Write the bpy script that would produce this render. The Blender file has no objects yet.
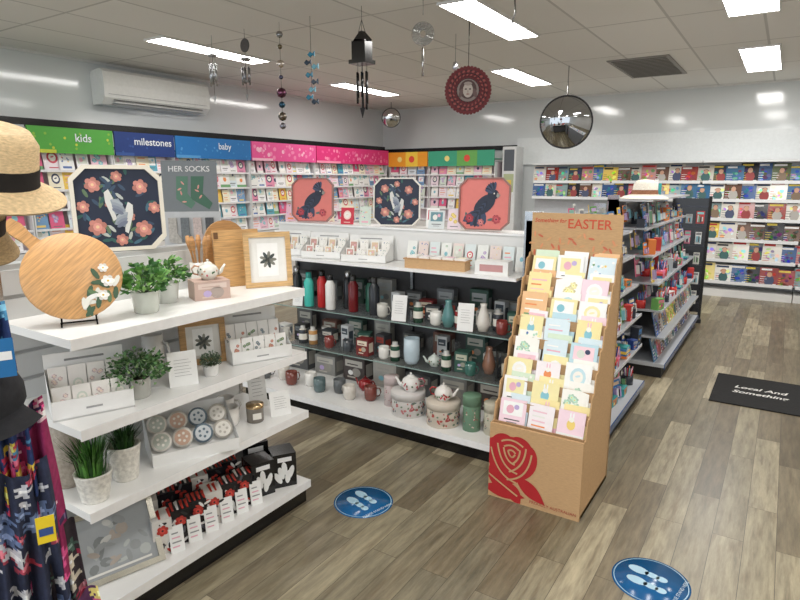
import bpy, math, random
from mathutils import Matrix, Vector, Euler
R=random.Random(7)
pi=math.pi
sc=bpy.context.scene
COL=sc.collection
try:
    sc.view_settings.view_transform='Standard'
except Exception: pass

def lin(c):
    out=[]
    for v in c[:3]:
        v=v/255.0
        out.append(v/12.92 if v<=.04045 else ((v+.055)/1.055)**2.4)
    return (out[0],out[1],out[2],1.0)

# ------------------------------------------------------------ materials
MATS={}
def mkmat(key,rough=.6,metal=0,nscale=30,namt=.12,stretch=(1,1,1),bump=0,coat=0,spec=.5,trans=0,emit=0,alpha=None):
    m=bpy.data.materials.new(key); m.use_nodes=True
    nt=m.node_tree; N=nt.nodes; L=nt.links
    b=N['Principled BSDF']
    at=N.new('ShaderNodeAttribute'); at.attribute_name='Col'
    tc=N.new('ShaderNodeTexCoord'); mp=N.new('ShaderNodeMapping'); mp.inputs['Scale'].default_value=stretch
    no=N.new('ShaderNodeTexNoise'); no.inputs['Scale'].default_value=nscale; no.inputs['Detail'].default_value=4
    L.new(tc.outputs['Object'],mp.inputs[0]); L.new(mp.outputs[0],no.inputs['Vector'])
    mr=N.new('ShaderNodeMapRange'); mr.inputs['From Min'].default_value=.3; mr.inputs['From Max'].default_value=.7
    mr.inputs['To Min'].default_value=1-namt; mr.inputs['To Max'].default_value=1+namt*.5
    L.new(no.outputs['Fac'],mr.inputs['Value'])
    mx=N.new('ShaderNodeMix'); mx.data_type='RGBA'; mx.blend_type='MULTIPLY'; mx.inputs['Factor'].default_value=1
    L.new(at.outputs['Color'],mx.inputs[6]); L.new(mr.outputs[0],mx.inputs[7])
    L.new(mx.outputs[2],b.inputs['Base Color'])
    b.inputs['Roughness'].default_value=rough; b.inputs['Metallic'].default_value=metal
    b.inputs['Coat Weight'].default_value=coat; b.inputs['Specular IOR Level'].default_value=spec
    b.inputs['Transmission Weight'].default_value=trans
    if alpha is not None: b.inputs['Alpha'].default_value=alpha
    if emit:
        L.new(at.outputs['Color'],b.inputs['Emission Color']); b.inputs['Emission Strength'].default_value=emit
    if bump:
        bp=N.new('ShaderNodeBump'); bp.inputs['Strength'].default_value=bump; bp.inputs['Distance'].default_value=.004
        L.new(no.outputs['Fac'],bp.inputs['Height']); L.new(bp.outputs[0],b.inputs['Normal'])
    MATS[key]=m
mkmat('matte',.6,namt=.06)
mkmat('gloss',.18,namt=.04)
mkmat('paper',.55,namt=.03)
mkmat('white',.3,namt=.03,nscale=6)
mkmat('ceramic',.12,namt=.05,coat=.5)
mkmat('metal',.25,metal=1,namt=.1)
mkmat('mirror',.03,metal=1,namt=0)
mkmat('wood',.45,namt=.3,nscale=14,stretch=(1,1,12))
mkmat('straw',.8,namt=.25,nscale=90,stretch=(1,1,4),bump=.6)
mkmat('cloth',.9,namt=.25,nscale=60,bump=.4)
mkmat('leaf',.5,namt=.4,nscale=25)
mkmat('kraft',.8,namt=.1,nscale=40,stretch=(1,1,6))
mkmat('glass',.05,trans=.6,namt=0,alpha=.13)
mkmat('emit',.5,emit=23,namt=0)
mkmat('textured',.6,namt=.25,nscale=70,bump=1)

# ------------------------------------------------------------ mesh builder
class M:
    def __init__(s):
        s.v=[];s.f=[];s.c=[];s.m=[];s.s=[];s.T=Matrix.Identity(4)
    def add(s,vs,fs,col,mat='matte',sm=False):
        b=len(s.v); T=s.T
        for q in vs:
            w=T@Vector(q); s.v.append((w.x,w.y,w.z))
        multi=isinstance(col,list)
        for i,f in enumerate(fs):
            s.f.append([b+k for k in f]); s.c.append(lin(col[i] if multi else col)); s.m.append(mat); s.s.append(sm)
        return s
    def box(s,x0,y0,z0,x1,y1,z1,col,mat='matte'):
        vs=[(x0,y0,z0),(x1,y0,z0),(x1,y1,z0),(x0,y1,z0),(x0,y0,z1),(x1,y0,z1),(x1,y1,z1),(x0,y1,z1)]
        fs=[(0,3,2,1),(4,5,6,7),(0,1,5,4),(1,2,6,5),(2,3,7,6),(3,0,4,7)]
        return s.add(vs,fs,col,mat)
    def lathe(s,prof,col,mat='matte',n=20,cx=0,cy=0,sx=1,sy=1,sm=True):
        vs=[];fs=[];cs=[]
        for r,z in prof:
            for k in range(n):
                a=2*pi*k/n; vs.append((cx+r*sx*math.cos(a),cy+r*sy*math.sin(a),z))
        for i in range(len(prof)-1):
            for k in range(n):
                a=i*n+k;b=i*n+(k+1)%n;c=b+n;d=a+n
                if prof[i][0]<1e-6: fs.append((a,c,d))
                elif prof[i+1][0]<1e-6: fs.append((a,b,d))
                else: fs.append((a,b,c,d))
                cs.append(col[i] if isinstance(col,list) else col)
        return s.add(vs,fs,cs,mat,sm)
    def tube(s,pts,r,col,mat='matte',n=6):
        P=[Vector(p) for p in pts]; vs=[];fs=[]
        for i,p in enumerate(P):
            d=(P[min(i+1,len(P)-1)]-P[max(i-1,0)]).normalized()
            up=Vector((0,0,1)) if abs(d.z)<.9 else Vector((1,0,0))
            a=d.cross(up).normalized(); b=d.cross(a).normalized()
            rr=r[i] if isinstance(r,(list,tuple)) else r
            for k in range(n):
                t=2*pi*k/n; q=p+a*rr*math.cos(t)+b*rr*math.sin(t); vs.append(tuple(q))
        for i in range(len(P)-1):
            for k in range(n):
                fs.append((i*n+k,i*n+(k+1)%n,(i+1)*n+(k+1)%n,(i+1)*n+k))
        fs.append(tuple(range(n))[::-1]); fs.append(tuple(range((len(P)-1)*n,len(P)*n)))
        return s.add(vs,fs,col,mat,True)
    def poly(s,pts,y,col,mat='paper'):
        return s.add([(x,y,z) for x,z in pts],[tuple(range(len(pts)))],col,mat)
    def rect(s,x0,z0,x1,z1,y,col,mat='paper'):
        return s.poly([(x0,z0),(x1,z0),(x1,z1),(x0,z1)],y,col,mat)
    def disc(s,cx,cz,rx,rz,y,col,mat='paper',n=12,rot=0):
        c,q=math.cos(rot),math.sin(rot); P=[]
        for k in range(n):
            a=2*pi*k/n;x=rx*math.cos(a);z=rz*math.sin(a); P.append((cx+x*c-z*q,cz+x*q+z*c))
        return s.poly(P,y,col,mat)
    def prism(s,pts,y0,y1,col,mat='matte',sm=False):
        n=len(pts); vs=[(x,y0,z) for x,z in pts]+[(x,y1,z) for x,z in pts]
        fs=[tuple(range(n)),tuple(range(n,2*n))[::-1]]
        for k in range(n):
            j=(k+1)%n; fs.append((k,k+n,j+n,j))
        return s.add(vs,fs,col,mat,sm)
    def ring(s,outer,inner,y0,y1,col,mat='matte'):
        n=len(outer)
        vs=[(x,y0,z) for x,z in outer]+[(x,y0,z) for x,z in inner]+[(x,y1,z) for x,z in outer]+[(x,y1,z) for x,z in inner]
        fs=[]
        for k in range(n):
            j=(k+1)%n
            fs+= [(k,j,j+n,k+n),(k+2*n,k+3*n,j+3*n,j+2*n),(k,k+2*n,j+2*n,j),(k+n,j+n,j+3*n,k+3*n)]
        return s.add(vs,fs,col,mat)
    def text(s,txt,size,x,z,y,col,mat='paper',align='CENTER',shear=0,bold=0):
        cu=bpy.data.curves.new('t','FONT'); cu.body=txt; cu.size=size; cu.align_x=align; cu.align_y='CENTER'; cu.shear=shear
        cu.resolution_u=3; cu.offset=bold
        o=bpy.data.objects.new('t',cu); COL.objects.link(o); bpy.context.view_layer.update()
        me=bpy.data.meshes.new_from_object(o)
        s.add([(x+v.co.x,y,z+v.co.y) for v in me.vertices],[tuple(p.vertices) for p in me.polygons],col,mat)
        bpy.data.objects.remove(o); bpy.data.curves.remove(cu); bpy.data.meshes.remove(me)
        return s
    def mesh(s,name='m'):
        me=bpy.data.meshes.new(name); me.from_pydata(s.v,[],s.f)
        keys=[]
        for k in s.m:
            if k not in keys: keys.append(k)
        for k in keys: me.materials.append(MATS[k] if k in MATS else k)
        me.polygons.foreach_set('material_index',[keys.index(k) for k in s.m])
        me.polygons.foreach_set('use_smooth',s.s)
        ca=me.color_attributes.new('Col','FLOAT_COLOR','CORNER')
        buf=[]
        for f,c in zip(s.f,s.c): buf+=list(c)*len(f)
        ca.data.foreach_set('color',buf)
        me.update(); return me

def rmat(rot):
    return Euler(tuple(math.radians(a) for a in rot)) if isinstance(rot,(tuple,list)) else Euler((0,0,math.radians(rot)))
def thing(name,label,cat,loc,parts,rot=0,group=None,scale=1,kind=None):
    def me(x): return x.mesh(name) if isinstance(x,M) else x
    if isinstance(parts,list):
        o=bpy.data.objects.new(name,None); o.empty_display_size=.05; COL.objects.link(o)
        for p in parts:
            c=bpy.data.objects.new(p[0],me(p[1])); COL.objects.link(c); c.parent=o
            if len(p)>2 and p[2]: c['label']=p[2]
    else:
        o=bpy.data.objects.new(name,me(parts)); COL.objects.link(o)
    o.location=loc; o.rotation_euler=rmat(rot); o.scale=(scale,)*3 if not isinstance(scale,tuple) else scale
    o['label']=label; o['category']=cat
    if group: o['group']=group
    if kind: o['kind']=kind
    return o
def struct(name,m,mat=None):
    o=bpy.data.objects.new(name,m.mesh(name)); COL.objects.link(o)
    if mat:
        o.data.materials.clear(); o.data.materials.append(mat)
        for p in o.data.polygons: p.material_index=0
    o['kind']='structure'; o['label']=name.replace('_',' '); 
    return o

# ------------------------------------------------------------ camera
F=590.0; yaw=math.atan(390/602); pt=math.atan(120/590)
cd=bpy.data.cameras.new('camera'); cam=bpy.data.objects.new('camera',cd); COL.objects.link(cam)
cam.location=(0,0,1.6); cam.rotation_euler=(pi/2-pt,0,yaw); cd.lens=F/800*36; cd.sensor_width=36; cd.clip_start=.05
sc.camera=cam

# ------------------------------------------------------------ shell
def nmat(name):
    m=bpy.data.materials.new(name); m.use_nodes=True
    return m,m.node_tree.nodes,m.node_tree.links,m.node_tree.nodes['Principled BSDF']
def floor_mat():
    m,N,L,b=nmat('floor_planks')
    tc=N.new('ShaderNodeTexCoord'); mp=N.new('ShaderNodeMapping'); mp.inputs['Rotation'].default_value=(0,0,pi/2)
    L.new(tc.outputs['Object'],mp.inputs[0])
    br=N.new('ShaderNodeTexBrick'); br.offset=.37; br.offset_frequency=2
    br.inputs['Scale'].default_value=1; br.inputs['Brick Width'].default_value=.95; br.inputs['Row Height'].default_value=.125
    br.inputs['Mortar Size'].default_value=.0012; br.inputs['Mortar Smooth'].default_value=.3
    br.inputs['Color1'].default_value=(0,0,0,1); br.inputs['Color2'].default_value=(1,1,1,1); br.inputs['Mortar'].default_value=(.2,.2,.2,1)
    L.new(mp.outputs[0],br.inputs['Vector'])
    cr=N.new('ShaderNodeValToRGB'); e=cr.color_ramp.elements
    e[0].position=0; e[0].color=lin((112,101,80)); e[1].position=1; e[1].color=lin((180,169,142))
    for p,c in ((.3,(138,126,102)),(.55,(128,120,99)),(.8,(158,148,122))):
        q=e.new(p); q.color=lin(c)
    L.new(br.outputs['Color'],cr.inputs[0])
    mp2=N.new('ShaderNodeMapping'); mp2.inputs['Scale'].default_value=(14,1.6,1); L.new(tc.outputs['Object'],mp2.inputs[0])
    ad=N.new('ShaderNodeVectorMath'); ad.operation='ADD'; L.new(mp2.outputs[0],ad.inputs[0])
    sc2=N.new('ShaderNodeVectorMath'); sc2.operation='SCALE'; sc2.inputs['Scale'].default_value=13; L.new(br.outputs['Color'],sc2.inputs[0]); L.new(sc2.outputs[0],ad.inputs[1])
    no=N.new('ShaderNodeTexNoise'); no.inputs['Scale'].default_value=2.2; no.inputs['Detail'].default_value=8; no.inputs['Roughness'].default_value=.7
    L.new(ad.outputs[0],no.inputs['Vector'])
    mr=N.new('ShaderNodeMapRange'); mr.inputs['From Min'].default_value=.3; mr.inputs['From Max'].default_value=.7; mr.inputs['To Min'].default_value=.5; mr.inputs['To Max'].default_value=1.22
    L.new(no.outputs['Fac'],mr.inputs['Value'])
    mx=N.new('ShaderNodeMix'); mx.data_type='RGBA'; mx.blend_type='MULTIPLY'; mx.inputs['Factor'].default_value=1
    L.new(cr.outputs[0],mx.inputs[6]); L.new(mr.outputs[0],mx.inputs[7])
    no2=N.new('ShaderNodeTexNoise'); no2.inputs['Scale'].default_value=3; no2.inputs['Detail'].default_value=3
    L.new(ad.outputs[0],no2.inputs['Vector'])
    mr2=N.new('ShaderNodeMapRange'); mr2.inputs['From Min'].default_value=.52; mr2.inputs['From Max'].default_value=.72; mr2.inputs['To Min'].default_value=0; mr2.inputs['To Max'].default_value=.5
    L.new(no2.outputs['Fac'],mr2.inputs['Value'])
    mx2=N.new('ShaderNodeMix'); mx2.data_type='RGBA'; mx2.inputs[7].default_value=lin((90,74,52))
    L.new(mr2.outputs[0],mx2.inputs[0]); L.new(mx.outputs[2],mx2.inputs[6])
    mo=N.new('ShaderNodeMix'); mo.data_type='RGBA'; mo.inputs[7].default_value=lin((66,59,48))
    L.new(br.outputs['Fac'],mo.inputs[0]); L.new(mx2.outputs[2],mo.inputs[6])
    L.new(mo.outputs[2],b.inputs['Base Color']); b.inputs['Roughness'].default_value=.33
    bp=N.new('ShaderNodeBump'); bp.inputs['Strength'].default_value=.12; bp.inputs['Distance'].default_value=.002; L.new(no.outputs['Fac'],bp.inputs['Height']); L.new(bp.outputs[0],b.inputs['Normal'])
    return m
def ceil_mat():
    m,N,L,b=nmat('ceiling_tiles')
    tc=N.new('ShaderNodeTexCoord'); mp=N.new('ShaderNodeMapping'); mp.inputs['Rotation'].default_value=(0,0,pi/2); mp.inputs['Location'].default_value=(.05,.32,0)
    L.new(tc.outputs['Object'],mp.inputs[0])
    br=N.new('ShaderNodeTexBrick'); br.offset=0; br.inputs['Scale'].default_value=1; br.inputs['Brick Width'].default_value=1.4; br.inputs['Row Height'].default_value=.68
    br.inputs['Mortar Size'].default_value=.012; br.inputs['Mortar Smooth'].default_value=.1
    br.inputs['Color1'].default_value=lin((238,236,231)); br.inputs['Color2'].default_value=lin((230,228,223)); br.inputs['Mortar'].default_value=lin((200,198,193))
    L.new(mp.outputs[0],br.inputs['Vector'])
    no=N.new('ShaderNodeTexNoise'); no.inputs['Scale'].default_value=60; L.new(tc.outputs['Object'],no.inputs['Vector'])
    bp=N.new('ShaderNodeBump'); bp.inputs['Strength'].default_value=.2; bp.inputs['Distance'].default_value=.003; L.new(no.outputs['Fac'],bp.inputs['Height']); L.new(bp.outputs[0],b.inputs['Normal'])
    L.new(br.outputs['Color'],b.inputs['Base Color']); b.inputs['Roughness'].default_value=.8
    return m
def wall_mat(name,col,rough,seam=2.4):
    m,N,L,b=nmat(name)
    tc=N.new('ShaderNodeTexCoord'); no=N.new('ShaderNodeTexNoise'); no.inputs['Scale'].default_value=.8; no.inputs['Detail'].default_value=2
    L.new(tc.outputs['Object'],no.inputs['Vector'])
    mr=N.new('ShaderNodeMapRange'); mr.inputs['To Min'].default_value=.92; mr.inputs['To Max'].default_value=1.05; L.new(no.outputs['Fac'],mr.inputs['Value'])
    mx=N.new('ShaderNodeMix'); mx.data_type='RGBA'; mx.blend_type='MULTIPLY'; mx.inputs['Factor'].default_value=1; mx.inputs[6].default_value=lin(col)
    L.new(mr.outputs[0],mx.inputs[7]); L.new(mx.outputs[2],b.inputs['Base Color'])
    b.inputs['Roughness'].default_value=rough; b.inputs['Specular IOR Level'].default_value=.6
    bp=N.new('ShaderNodeBump'); bp.inputs['Strength'].default_value=.1; bp.inputs['Distance'].default_value=.02; L.new(no.outputs['Fac'],bp.inputs['Height']); L.new(bp.outputs[0],b.inputs['Normal'])
    return m
WL,WB,CH=-6.85,9.95,2.93
BR=WB-.45
struct('floor',M().box(WL-.1,-4,-.1,3.2,WB+.1,0,(120,110,95)),floor_mat())
struct('ceiling',M().box(WL-.1,-4,CH,3.2,WB+.1,CH+.1,(190,185,175)),ceil_mat())
gw=wall_mat('wall_gloss_panel',(220,224,224),.1)
struct('wall_left',M().box(WL-.1,-4,0,WL,WB+.1,CH,(200,)*3),gw)
struct('wall_back',M().box(WL,WB,0,3.1,WB+.1,CH,(200,)*3),gw)
struct('wall_right',M().box(3.1,-4,0,3.2,WB+.1,CH,(200,)*3),wall_mat('wall_paint',(222,220,215),.5))
struct('trim_1',M().box(WL,-2,2.15,WL+.05,WB,2.24,(18,18,20),'gloss'))
struct('trim_2',M().box(WL+.05,WB-.05,2.12,-4.0,WB,2.19,(18,18,20),'gloss'))
struct('trim_3',M().box(WL,-3,CH-.02,WL+.03,WB,CH,(225,225,222)).box(WL+.03,WB-.03,CH-.02,3.1,WB,CH,(225,225,222)))
struct('trim_4',M().box(-4.0,WB-.07,1.86,3.1,WB,2.3,(228,232,232),'gloss'))

def ceiling_light(x0,x1,y0,y1):
    w,l=x1-x0,y1-y0
    fr=M().ring([(0,0),(w,0),(w,l),(0,l)],[(.015,.015),(w-.015,.015),(w-.015,l-.015),(.015,l-.015)],0,.02,(225,225,222))
    fr2=M(); fr2.v=[(x,z,-y) for x,y,z in fr.v]; fr2.f=fr.f;fr2.c=fr.c;fr2.m=fr.m;fr2.s=fr.s
    d=M().add([(.015,.015,-.015),(w-.015,.015,-.015),(w-.015,l-.015,-.015),(.015,l-.015,-.015)],[(0,3,2,1)],(255,252,248),'emit')
    thing('ceiling_light','flat rectangular fluorescent panel light set in the ceiling','ceiling light',(x0,y0,CH),[('frame',fr2),('diffuser',d,'glowing white diffuser')],group='ceiling panel lights')
for a in ((-5.37,-5.07,3.75,5.15),(-2.42,-2.1,4.25,5.65),(-3.25,-2.93,7.05,8.45),(-5.6,-5.3,6.8,8.2),(-.6,-.22,7.3,8.85),(-.58,-.2,4.5,5.85),
          (-2.42,-2.1,.6,2.0),(-.4,-.08,.6,2.0),(-5.37,-5.07,.4,1.8),(1.6,1.92,1.5,2.9),(1.6,1.92,5.2,6.6),(-2.42,-2.1,-2.6,-1.2),(-.4,-.08,-2.6,-1.2)):
    ceiling_light(*a)
v=M().box(0,0,-.012,.66,1.35,-.002,(150,147,142))
for k in range(14): v.box(.04,.06+k*.09,-.02,.62,.075+k*.09,-.012,(116,113,108))
thing('ceiling_vent','dark grey return-air grille in the ceiling','air vent',(-1.9,7.25,CH),v)
w=bpy.data.worlds.new('world'); sc.world=w; w.use_nodes=True
w.node_tree.nodes['Background'].inputs[0].default_value=(.85,.92,1,1); w.node_tree.nodes['Background'].inputs[1].default_value=2.0

pr=[(0,0),(.0,.30),(.02,.34),(.2,.36),(.24,.33),(.26,.2),(.25,.07),(.18,.0)]
b=M(); vs=[(x,0,z) for x,z in pr]+[(x,1.5,z) for x,z in pr]; n=len(pr)
b.add(vs,[tuple(range(n))[::-1],tuple(range(n,2*n))]+[(k,(k+1)%n,(k+1)%n+n,k+n) for k in range(n)],(236,236,232),'gloss')
lv=M().box(.19,.12,.015,.262,1.38,.03,(190,190,188)).box(.255,.05,.1,.262,1.45,.104,(170,170,168))
lv.box(.2,.12,.045,.256,1.38,.05,(90,90,90))
thing('air_conditioner','white split-system air conditioner mounted high on the wall','air conditioner',(WL+.002,4.05,2.45),[('body',b),('louvre',lv)],scale=(1,.98,1.08))

# ------------------------------------------------------------ art helpers
def flower(m,cx,cz,r,y,col,dark):
    for k in range(6):
        a=k*pi/3+.3; m.disc(cx+r*.55*math.cos(a),cz+r*.55*math.sin(a),r*.5,r*.42,y-.00005*k,tuple(int(c*(.88+.06*(k%3))) for c in col),n=9,rot=a)
    m.disc(cx,cz,r*.5,r*.5,y-.0004,tuple(min(255,c+18) for c in col),n=10); m.disc(cx,cz,r*.2,r*.2,y-.0008,dark,n=8)
def leafs(m,cx,cz,l,y,a,col): m.disc(cx+l*.5*math.cos(a),cz+l*.5*math.sin(a),l*.55,l*.2,y,col,n=8,rot=a)
def octo(w,cut):
    return [(-w+cut,0),(w-cut,0),(w,cut),(w,2*w-cut),(w-cut,2*w),(-w+cut,2*w),(-w,2*w-cut),(-w,cut)]
def octagon_picture(W,framecol,bg,style,tf=.045):
    w=W/2; cut=W*.15; t=W*tf
    o=octo(w,cut); i=[(x*(w-t)/w,w+(z-w)*(w-t)/w) for x,z in o]
    fr=M().ring(o,i,-.015,.015,framecol,'gloss')
    a=M().poly(i,-.004,bg); r=random.Random(3)
    if style=='floral':
        for k in range(60):
            x=r.uniform(-w*.8,w*.8);z=w+r.uniform(-w*.8,w*.8)
            if abs(x)+abs(z-w)<w*1.3: leafs(a,x,z,W*.1,-.0045-.00002*k,r.uniform(0,6.28),r.choice([(52,96,92),(70,110,130),(96,120,90),(190,196,190),(60,80,104)]))
        for x,z,s in ((-.52,.55,.15),(.5,.5,.15),(-.5,-.42,.17),(.5,-.5,.17),(.0,.74,.11),(0,-.74,.12),(-.76,.05,.12),(.78,.0,.12),(-.2,.1,.09),(.22,-.2,.1)):
            flower(a,x*w,w+z*w,s*w*1.15,-.0065,(206,138,126),(236,204,160))
        for q in (0,1):
            sx=-1 if q else 1; ox=.2*w*sx; oz=w+(-.15+.3*q)*w
            P=[(ox,oz+.3*w),(ox+.1*w*sx,oz+.22*w),(ox+.09*w*sx,oz),(ox-.05*w*sx,oz-.45*w),(ox-.12*w*sx,oz-.4*w),(ox-.08*w*sx,oz+.1*w)]
            a.poly(P[::-sx],-.0082,(220,220,216))
            P=[(ox-.02*w*sx,oz+.05*w),(ox-.1*w*sx,oz-.3*w),(ox-.34*w*sx,oz-.22*w),(ox-.2*w*sx,oz+.08*w)]
            a.poly(P[::-sx],-.0086,(150,160,170))
            for k in range(4): leafs(a,ox-.05*w*sx,oz+(.05-.07*k)*w,.26*w,-.0088-.0001*k,pi+.5 if sx>0 else -.5,(170-18*k,178-18*k,186-14*k))
    else:
        for k in range(10): leafs(a,r.uniform(-.75,.75)*w,w*r.uniform(.2,.5),w*.26,-.0048-.00005*k,r.uniform(0,3),(86,112,108) if k%2 else (140,60,70))
        for k in range(7): leafs(a,-w*.05,w*.78,w*(.85-.05*k),-.0055-.0001*k,-2.6+k*.2,(30,38,58) if k%2 else (58,70,98))
        a.disc(w*.02,w*.98,w*.5,w*.29,-.0066,(36,44,64),n=18,rot=.75)
        for k in range(8): leafs(a,w*(.1-.05*k),w*(1.1-.07*k),w*.5,-.0068-.0001*k,-2.1-.1*k,(50,62,88) if k%2 else (26,34,52))
        a.disc(w*.34,w*1.36,w*.22,w*.2,-.0078,(30,38,58),n=14)
        for k in range(7): leafs(a,w*.3,w*1.42,w*(.42-.02*k),-.008-.0001*k,1.3+k*.24,(26,34,54) if k%2 else (60,72,100))
        a.poly([(w*.5,w*1.44),(w*.62,w*1.34),(w*.53,w*1.22),(w*.46,w*1.3)][::-1],-.009,(150,146,140))
        a.disc(w*.38,w*1.4,w*.03,w*.03,-.0092,(230,220,210),n=8)
        flower(a,-w*.55,w*.45,w*.17,-.0094,(176,56,70),(60,40,50)); flower(a,w*.5,w*.42,w*.17,-.0094,(190,76,84),(60,40,50)); flower(a,-w*.1,w*.3,w*.13,-.0094,(206,120,120),(60,40,50))
    return [('frame',fr.mesh()),('print',a.mesh())]
def rect_frame(w,h,t,fcol,bg,style='plant',fmat='wood',seed=1,pm='gloss'):
    o=[(-w/2,0),(w/2,0),(w/2,h),(-w/2,h)]; i=[(-w/2+t,t),(w/2-t,t),(w/2-t,h-t),(-w/2+t,h-t)]
    fr=M().ring(o,i,-.012,.012,fcol,fmat)
    a=M().poly(i,-.002,bg,pm); r=random.Random(seed)
    if style=='plant':
        a.rect(-w*.22,h*.2,w*.22,h*.8,-.003,(250,250,248))
        for k in range(9): leafs(a,0,h*.5,w*.18,-.004,k*.7,(70,78,76) if k%2 else (130,130,120))
    if style=='floral':
        for k in range(26):
            a.disc(r.uniform(-.32,.32)*w,h*r.uniform(.18,.8),w*r.uniform(.03,.12),w*r.uniform(.02,.08),-.003-.00003*k,r.choice([(150,154,154),(180,184,182),(196,196,192),(128,132,132),(170,160,150)]),'gloss',n=9,rot=r.uniform(0,3))
        a.rect(-w*.36,h*.12,w*.36,h*.15,-.005,(226,224,218),'gloss')
    return [('frame',fr.mesh()),('print',a.mesh())]
PAL=[(240,238,232),(236,180,196),(244,214,120),(140,200,214),(206,70,90),(250,250,248),(120,170,120),(240,150,90),(90,120,180),(196,176,220),(60,70,100),(222,226,214)]
def card(w,h,bg,acc,seed,thick=.004):
    m=M().box(-w/2,-thick/2,0,w/2,thick/2,h,bg,'paper'); r=random.Random(seed); y=-thick/2-.0006
    t=seed%6
    if t==0:
        for k in range(4): flower(m,r.uniform(-.28,.28)*w,h*r.uniform(.3,.8),w*.15,y,acc,(240,220,120))
        m.rect(-w*.3,h*.1,w*.3,h*.14,y,(120,120,120))
    elif t==1:
        m.disc(0,h*.55,w*.3,w*.34,y,acc); m.disc(0,h*.55,w*.2,w*.22,y-.0005,(250,246,236)); leafs(m,-w*.1,h*.55,w*.2,y-.0008,.3,acc); m.rect(-w*.25,h*.1,w*.25,h*.14,y,acc)
    elif t==2:
        m.rect(-w*.38,h*.4,w*.38,h*.9,y,acc); m.disc(-w*.1,h*.62,w*.15,w*.17,y-.0005,r.choice(PAL)); m.disc(w*.14,h*.72,w*.1,w*.1,y-.0007,r.choice(PAL)); m.rect(-w*.3,h*.22,w*.3,h*.26,y,(90,90,90)); m.rect(-w*.2,h*.13,w*.2,h*.16,y,(140,140,140))
    elif t==3:
        m.rect(-w*.5,h*.0,w*.5,h*.2,y,acc); m.disc(0,h*.52,w*.16,w*.2,y,r.choice(PAL)); m.disc(0,h*.7,w*.1,w*.1,y-.0003,(250,248,240)); m.disc(-w*.05,h*.85,w*.03,w*.11,y,acc); m.disc(w*.06,h*.85,w*.03,w*.11,y,acc)
    elif t==4:
        for k in range(4): m.rect(-w*.35,h*(.2+k*.17),w*r.uniform(.1,.38),h*(.25+k*.17),y,acc if k%2 else r.choice(PAL))
    else:
        for k in range(14): m.disc(r.uniform(-.4,.4)*w,h*r.uniform(.3,.93),w*.05,w*.05,y-.00003*k,r.choice([acc,acc,r.choice(PAL)]),n=7)
        m.rect(-w*.3,h*.1,w*.3,h*.2,y,acc)
    return m.mesh()
PALE=[(250,249,246),(246,232,238),(250,250,250),(238,196,212),(248,240,214),(224,236,242),(244,244,240),(232,150,180),(250,248,250),(216,228,216),(240,222,230),(120,160,200)]
CARDS=[card(.15,.2,(PALE+[(226,100,140),(240,200,90),(90,170,190)])[(k*4)%15],PAL[(k*7+3)%12],k) for k in range(34)]

# ------------------------------------------------------------ left wall card range
bays=[(2.3,3.04,(170,174,176),'',(210,212,214)),(3.04,3.95,(84,168,66),'kids',(200,206,70)),(3.95,4.74,(26,56,122),'milestones',(50,84,150)),(4.74,5.98,(28,112,180),'baby',(80,150,206)),(5.98,7.35,(232,84,150),'',(250,190,210)),(7.35,9.4,(222,50,122),'',(246,150,180))]
Zr=[.9+.2*k for k in range(5)]
def cardrack(L,Z):
    body=M().box(0,.06,0,L,.39,1.9,(206,190,196)).box(0,-.1,0,L,.06,.87,(226,224,220),'white')
    ts=[('body',body)]
    for z in Z:
        ts.append(('tier',M().box(.01,-.035,z-.02,L-.01,.06,z-.005,(235,235,235),'gloss').box(.01,-.042,z-.02,L-.01,-.037,z+.004,(240,240,242),'gloss')))
    ts.append(('upright',M().box(0,-.05,0,.012,.06,1.9,(230,230,230)))); ts.append(('upright',M().box(L-.012,-.05,0,L,.06,1.9,(230,230,230))))
    return ts
for (y0,y1,c,tx,acc) in bays:
    thing('greeting_card_rack','white tiered greeting card rack along the wall','card rack',(-6.43,y0,0),cardrack(y1-y0-.01,Zr),90,group='wall card racks')
    L=y1-y0
    h=M().box(.01,-.09,1.87,L-.01,-.07,2.13,c,'paper').box(.01,-.07,1.95,L-.01,.3,1.96,c)
    h.rect(.01,1.87,L*.3,1.905,-.0915,acc)
    r=random.Random(int(y0*10))
    for k in range(int(L*(30 if y0>5.9 else 14))):
        cc=tuple(int(.5*acc[i]+.5*c[i]) for i in range(3)); q=r.uniform(.012,.035) if y0>5.9 else .014
        h.disc(r.uniform(.05,L-.05),r.uniform(1.91,2.09),q,q,-.0912-.00002*k,cc if k%3 else acc,n=8)
    if tx: h.text(tx,.115,L*.62,2.03,-.096,(235,240,245),bold=.001)
    nm={'kids':'green','milestones':'navy blue','baby':'bright blue'}.get(tx,'hot pink')
    if y0<3: nm='pale grey'
    thing('card_category_header',nm+' header sign above the greeting card rack','sign',(-6.43,y0,0),h,90)
    n=int((L-.05)/.145)
    for zi,z in enumerate(Zr):
        for k in range(n):
            if y0<3 and k<2: continue
            s=R.uniform(.85,1.25)
            thing('greeting_card','small printed greeting card in a tiered wall rack','greeting card',(-6.43+.02+.005*(k%3),y0+.09+k*(L-.1)/n+R.uniform(-.025,.025),z-.003),R.choice(CARDS),(-9,0,90+R.uniform(-5,5)),group='greeting cards in the wall racks',scale=(s*R.uniform(.85,1.12),1,s))
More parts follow.
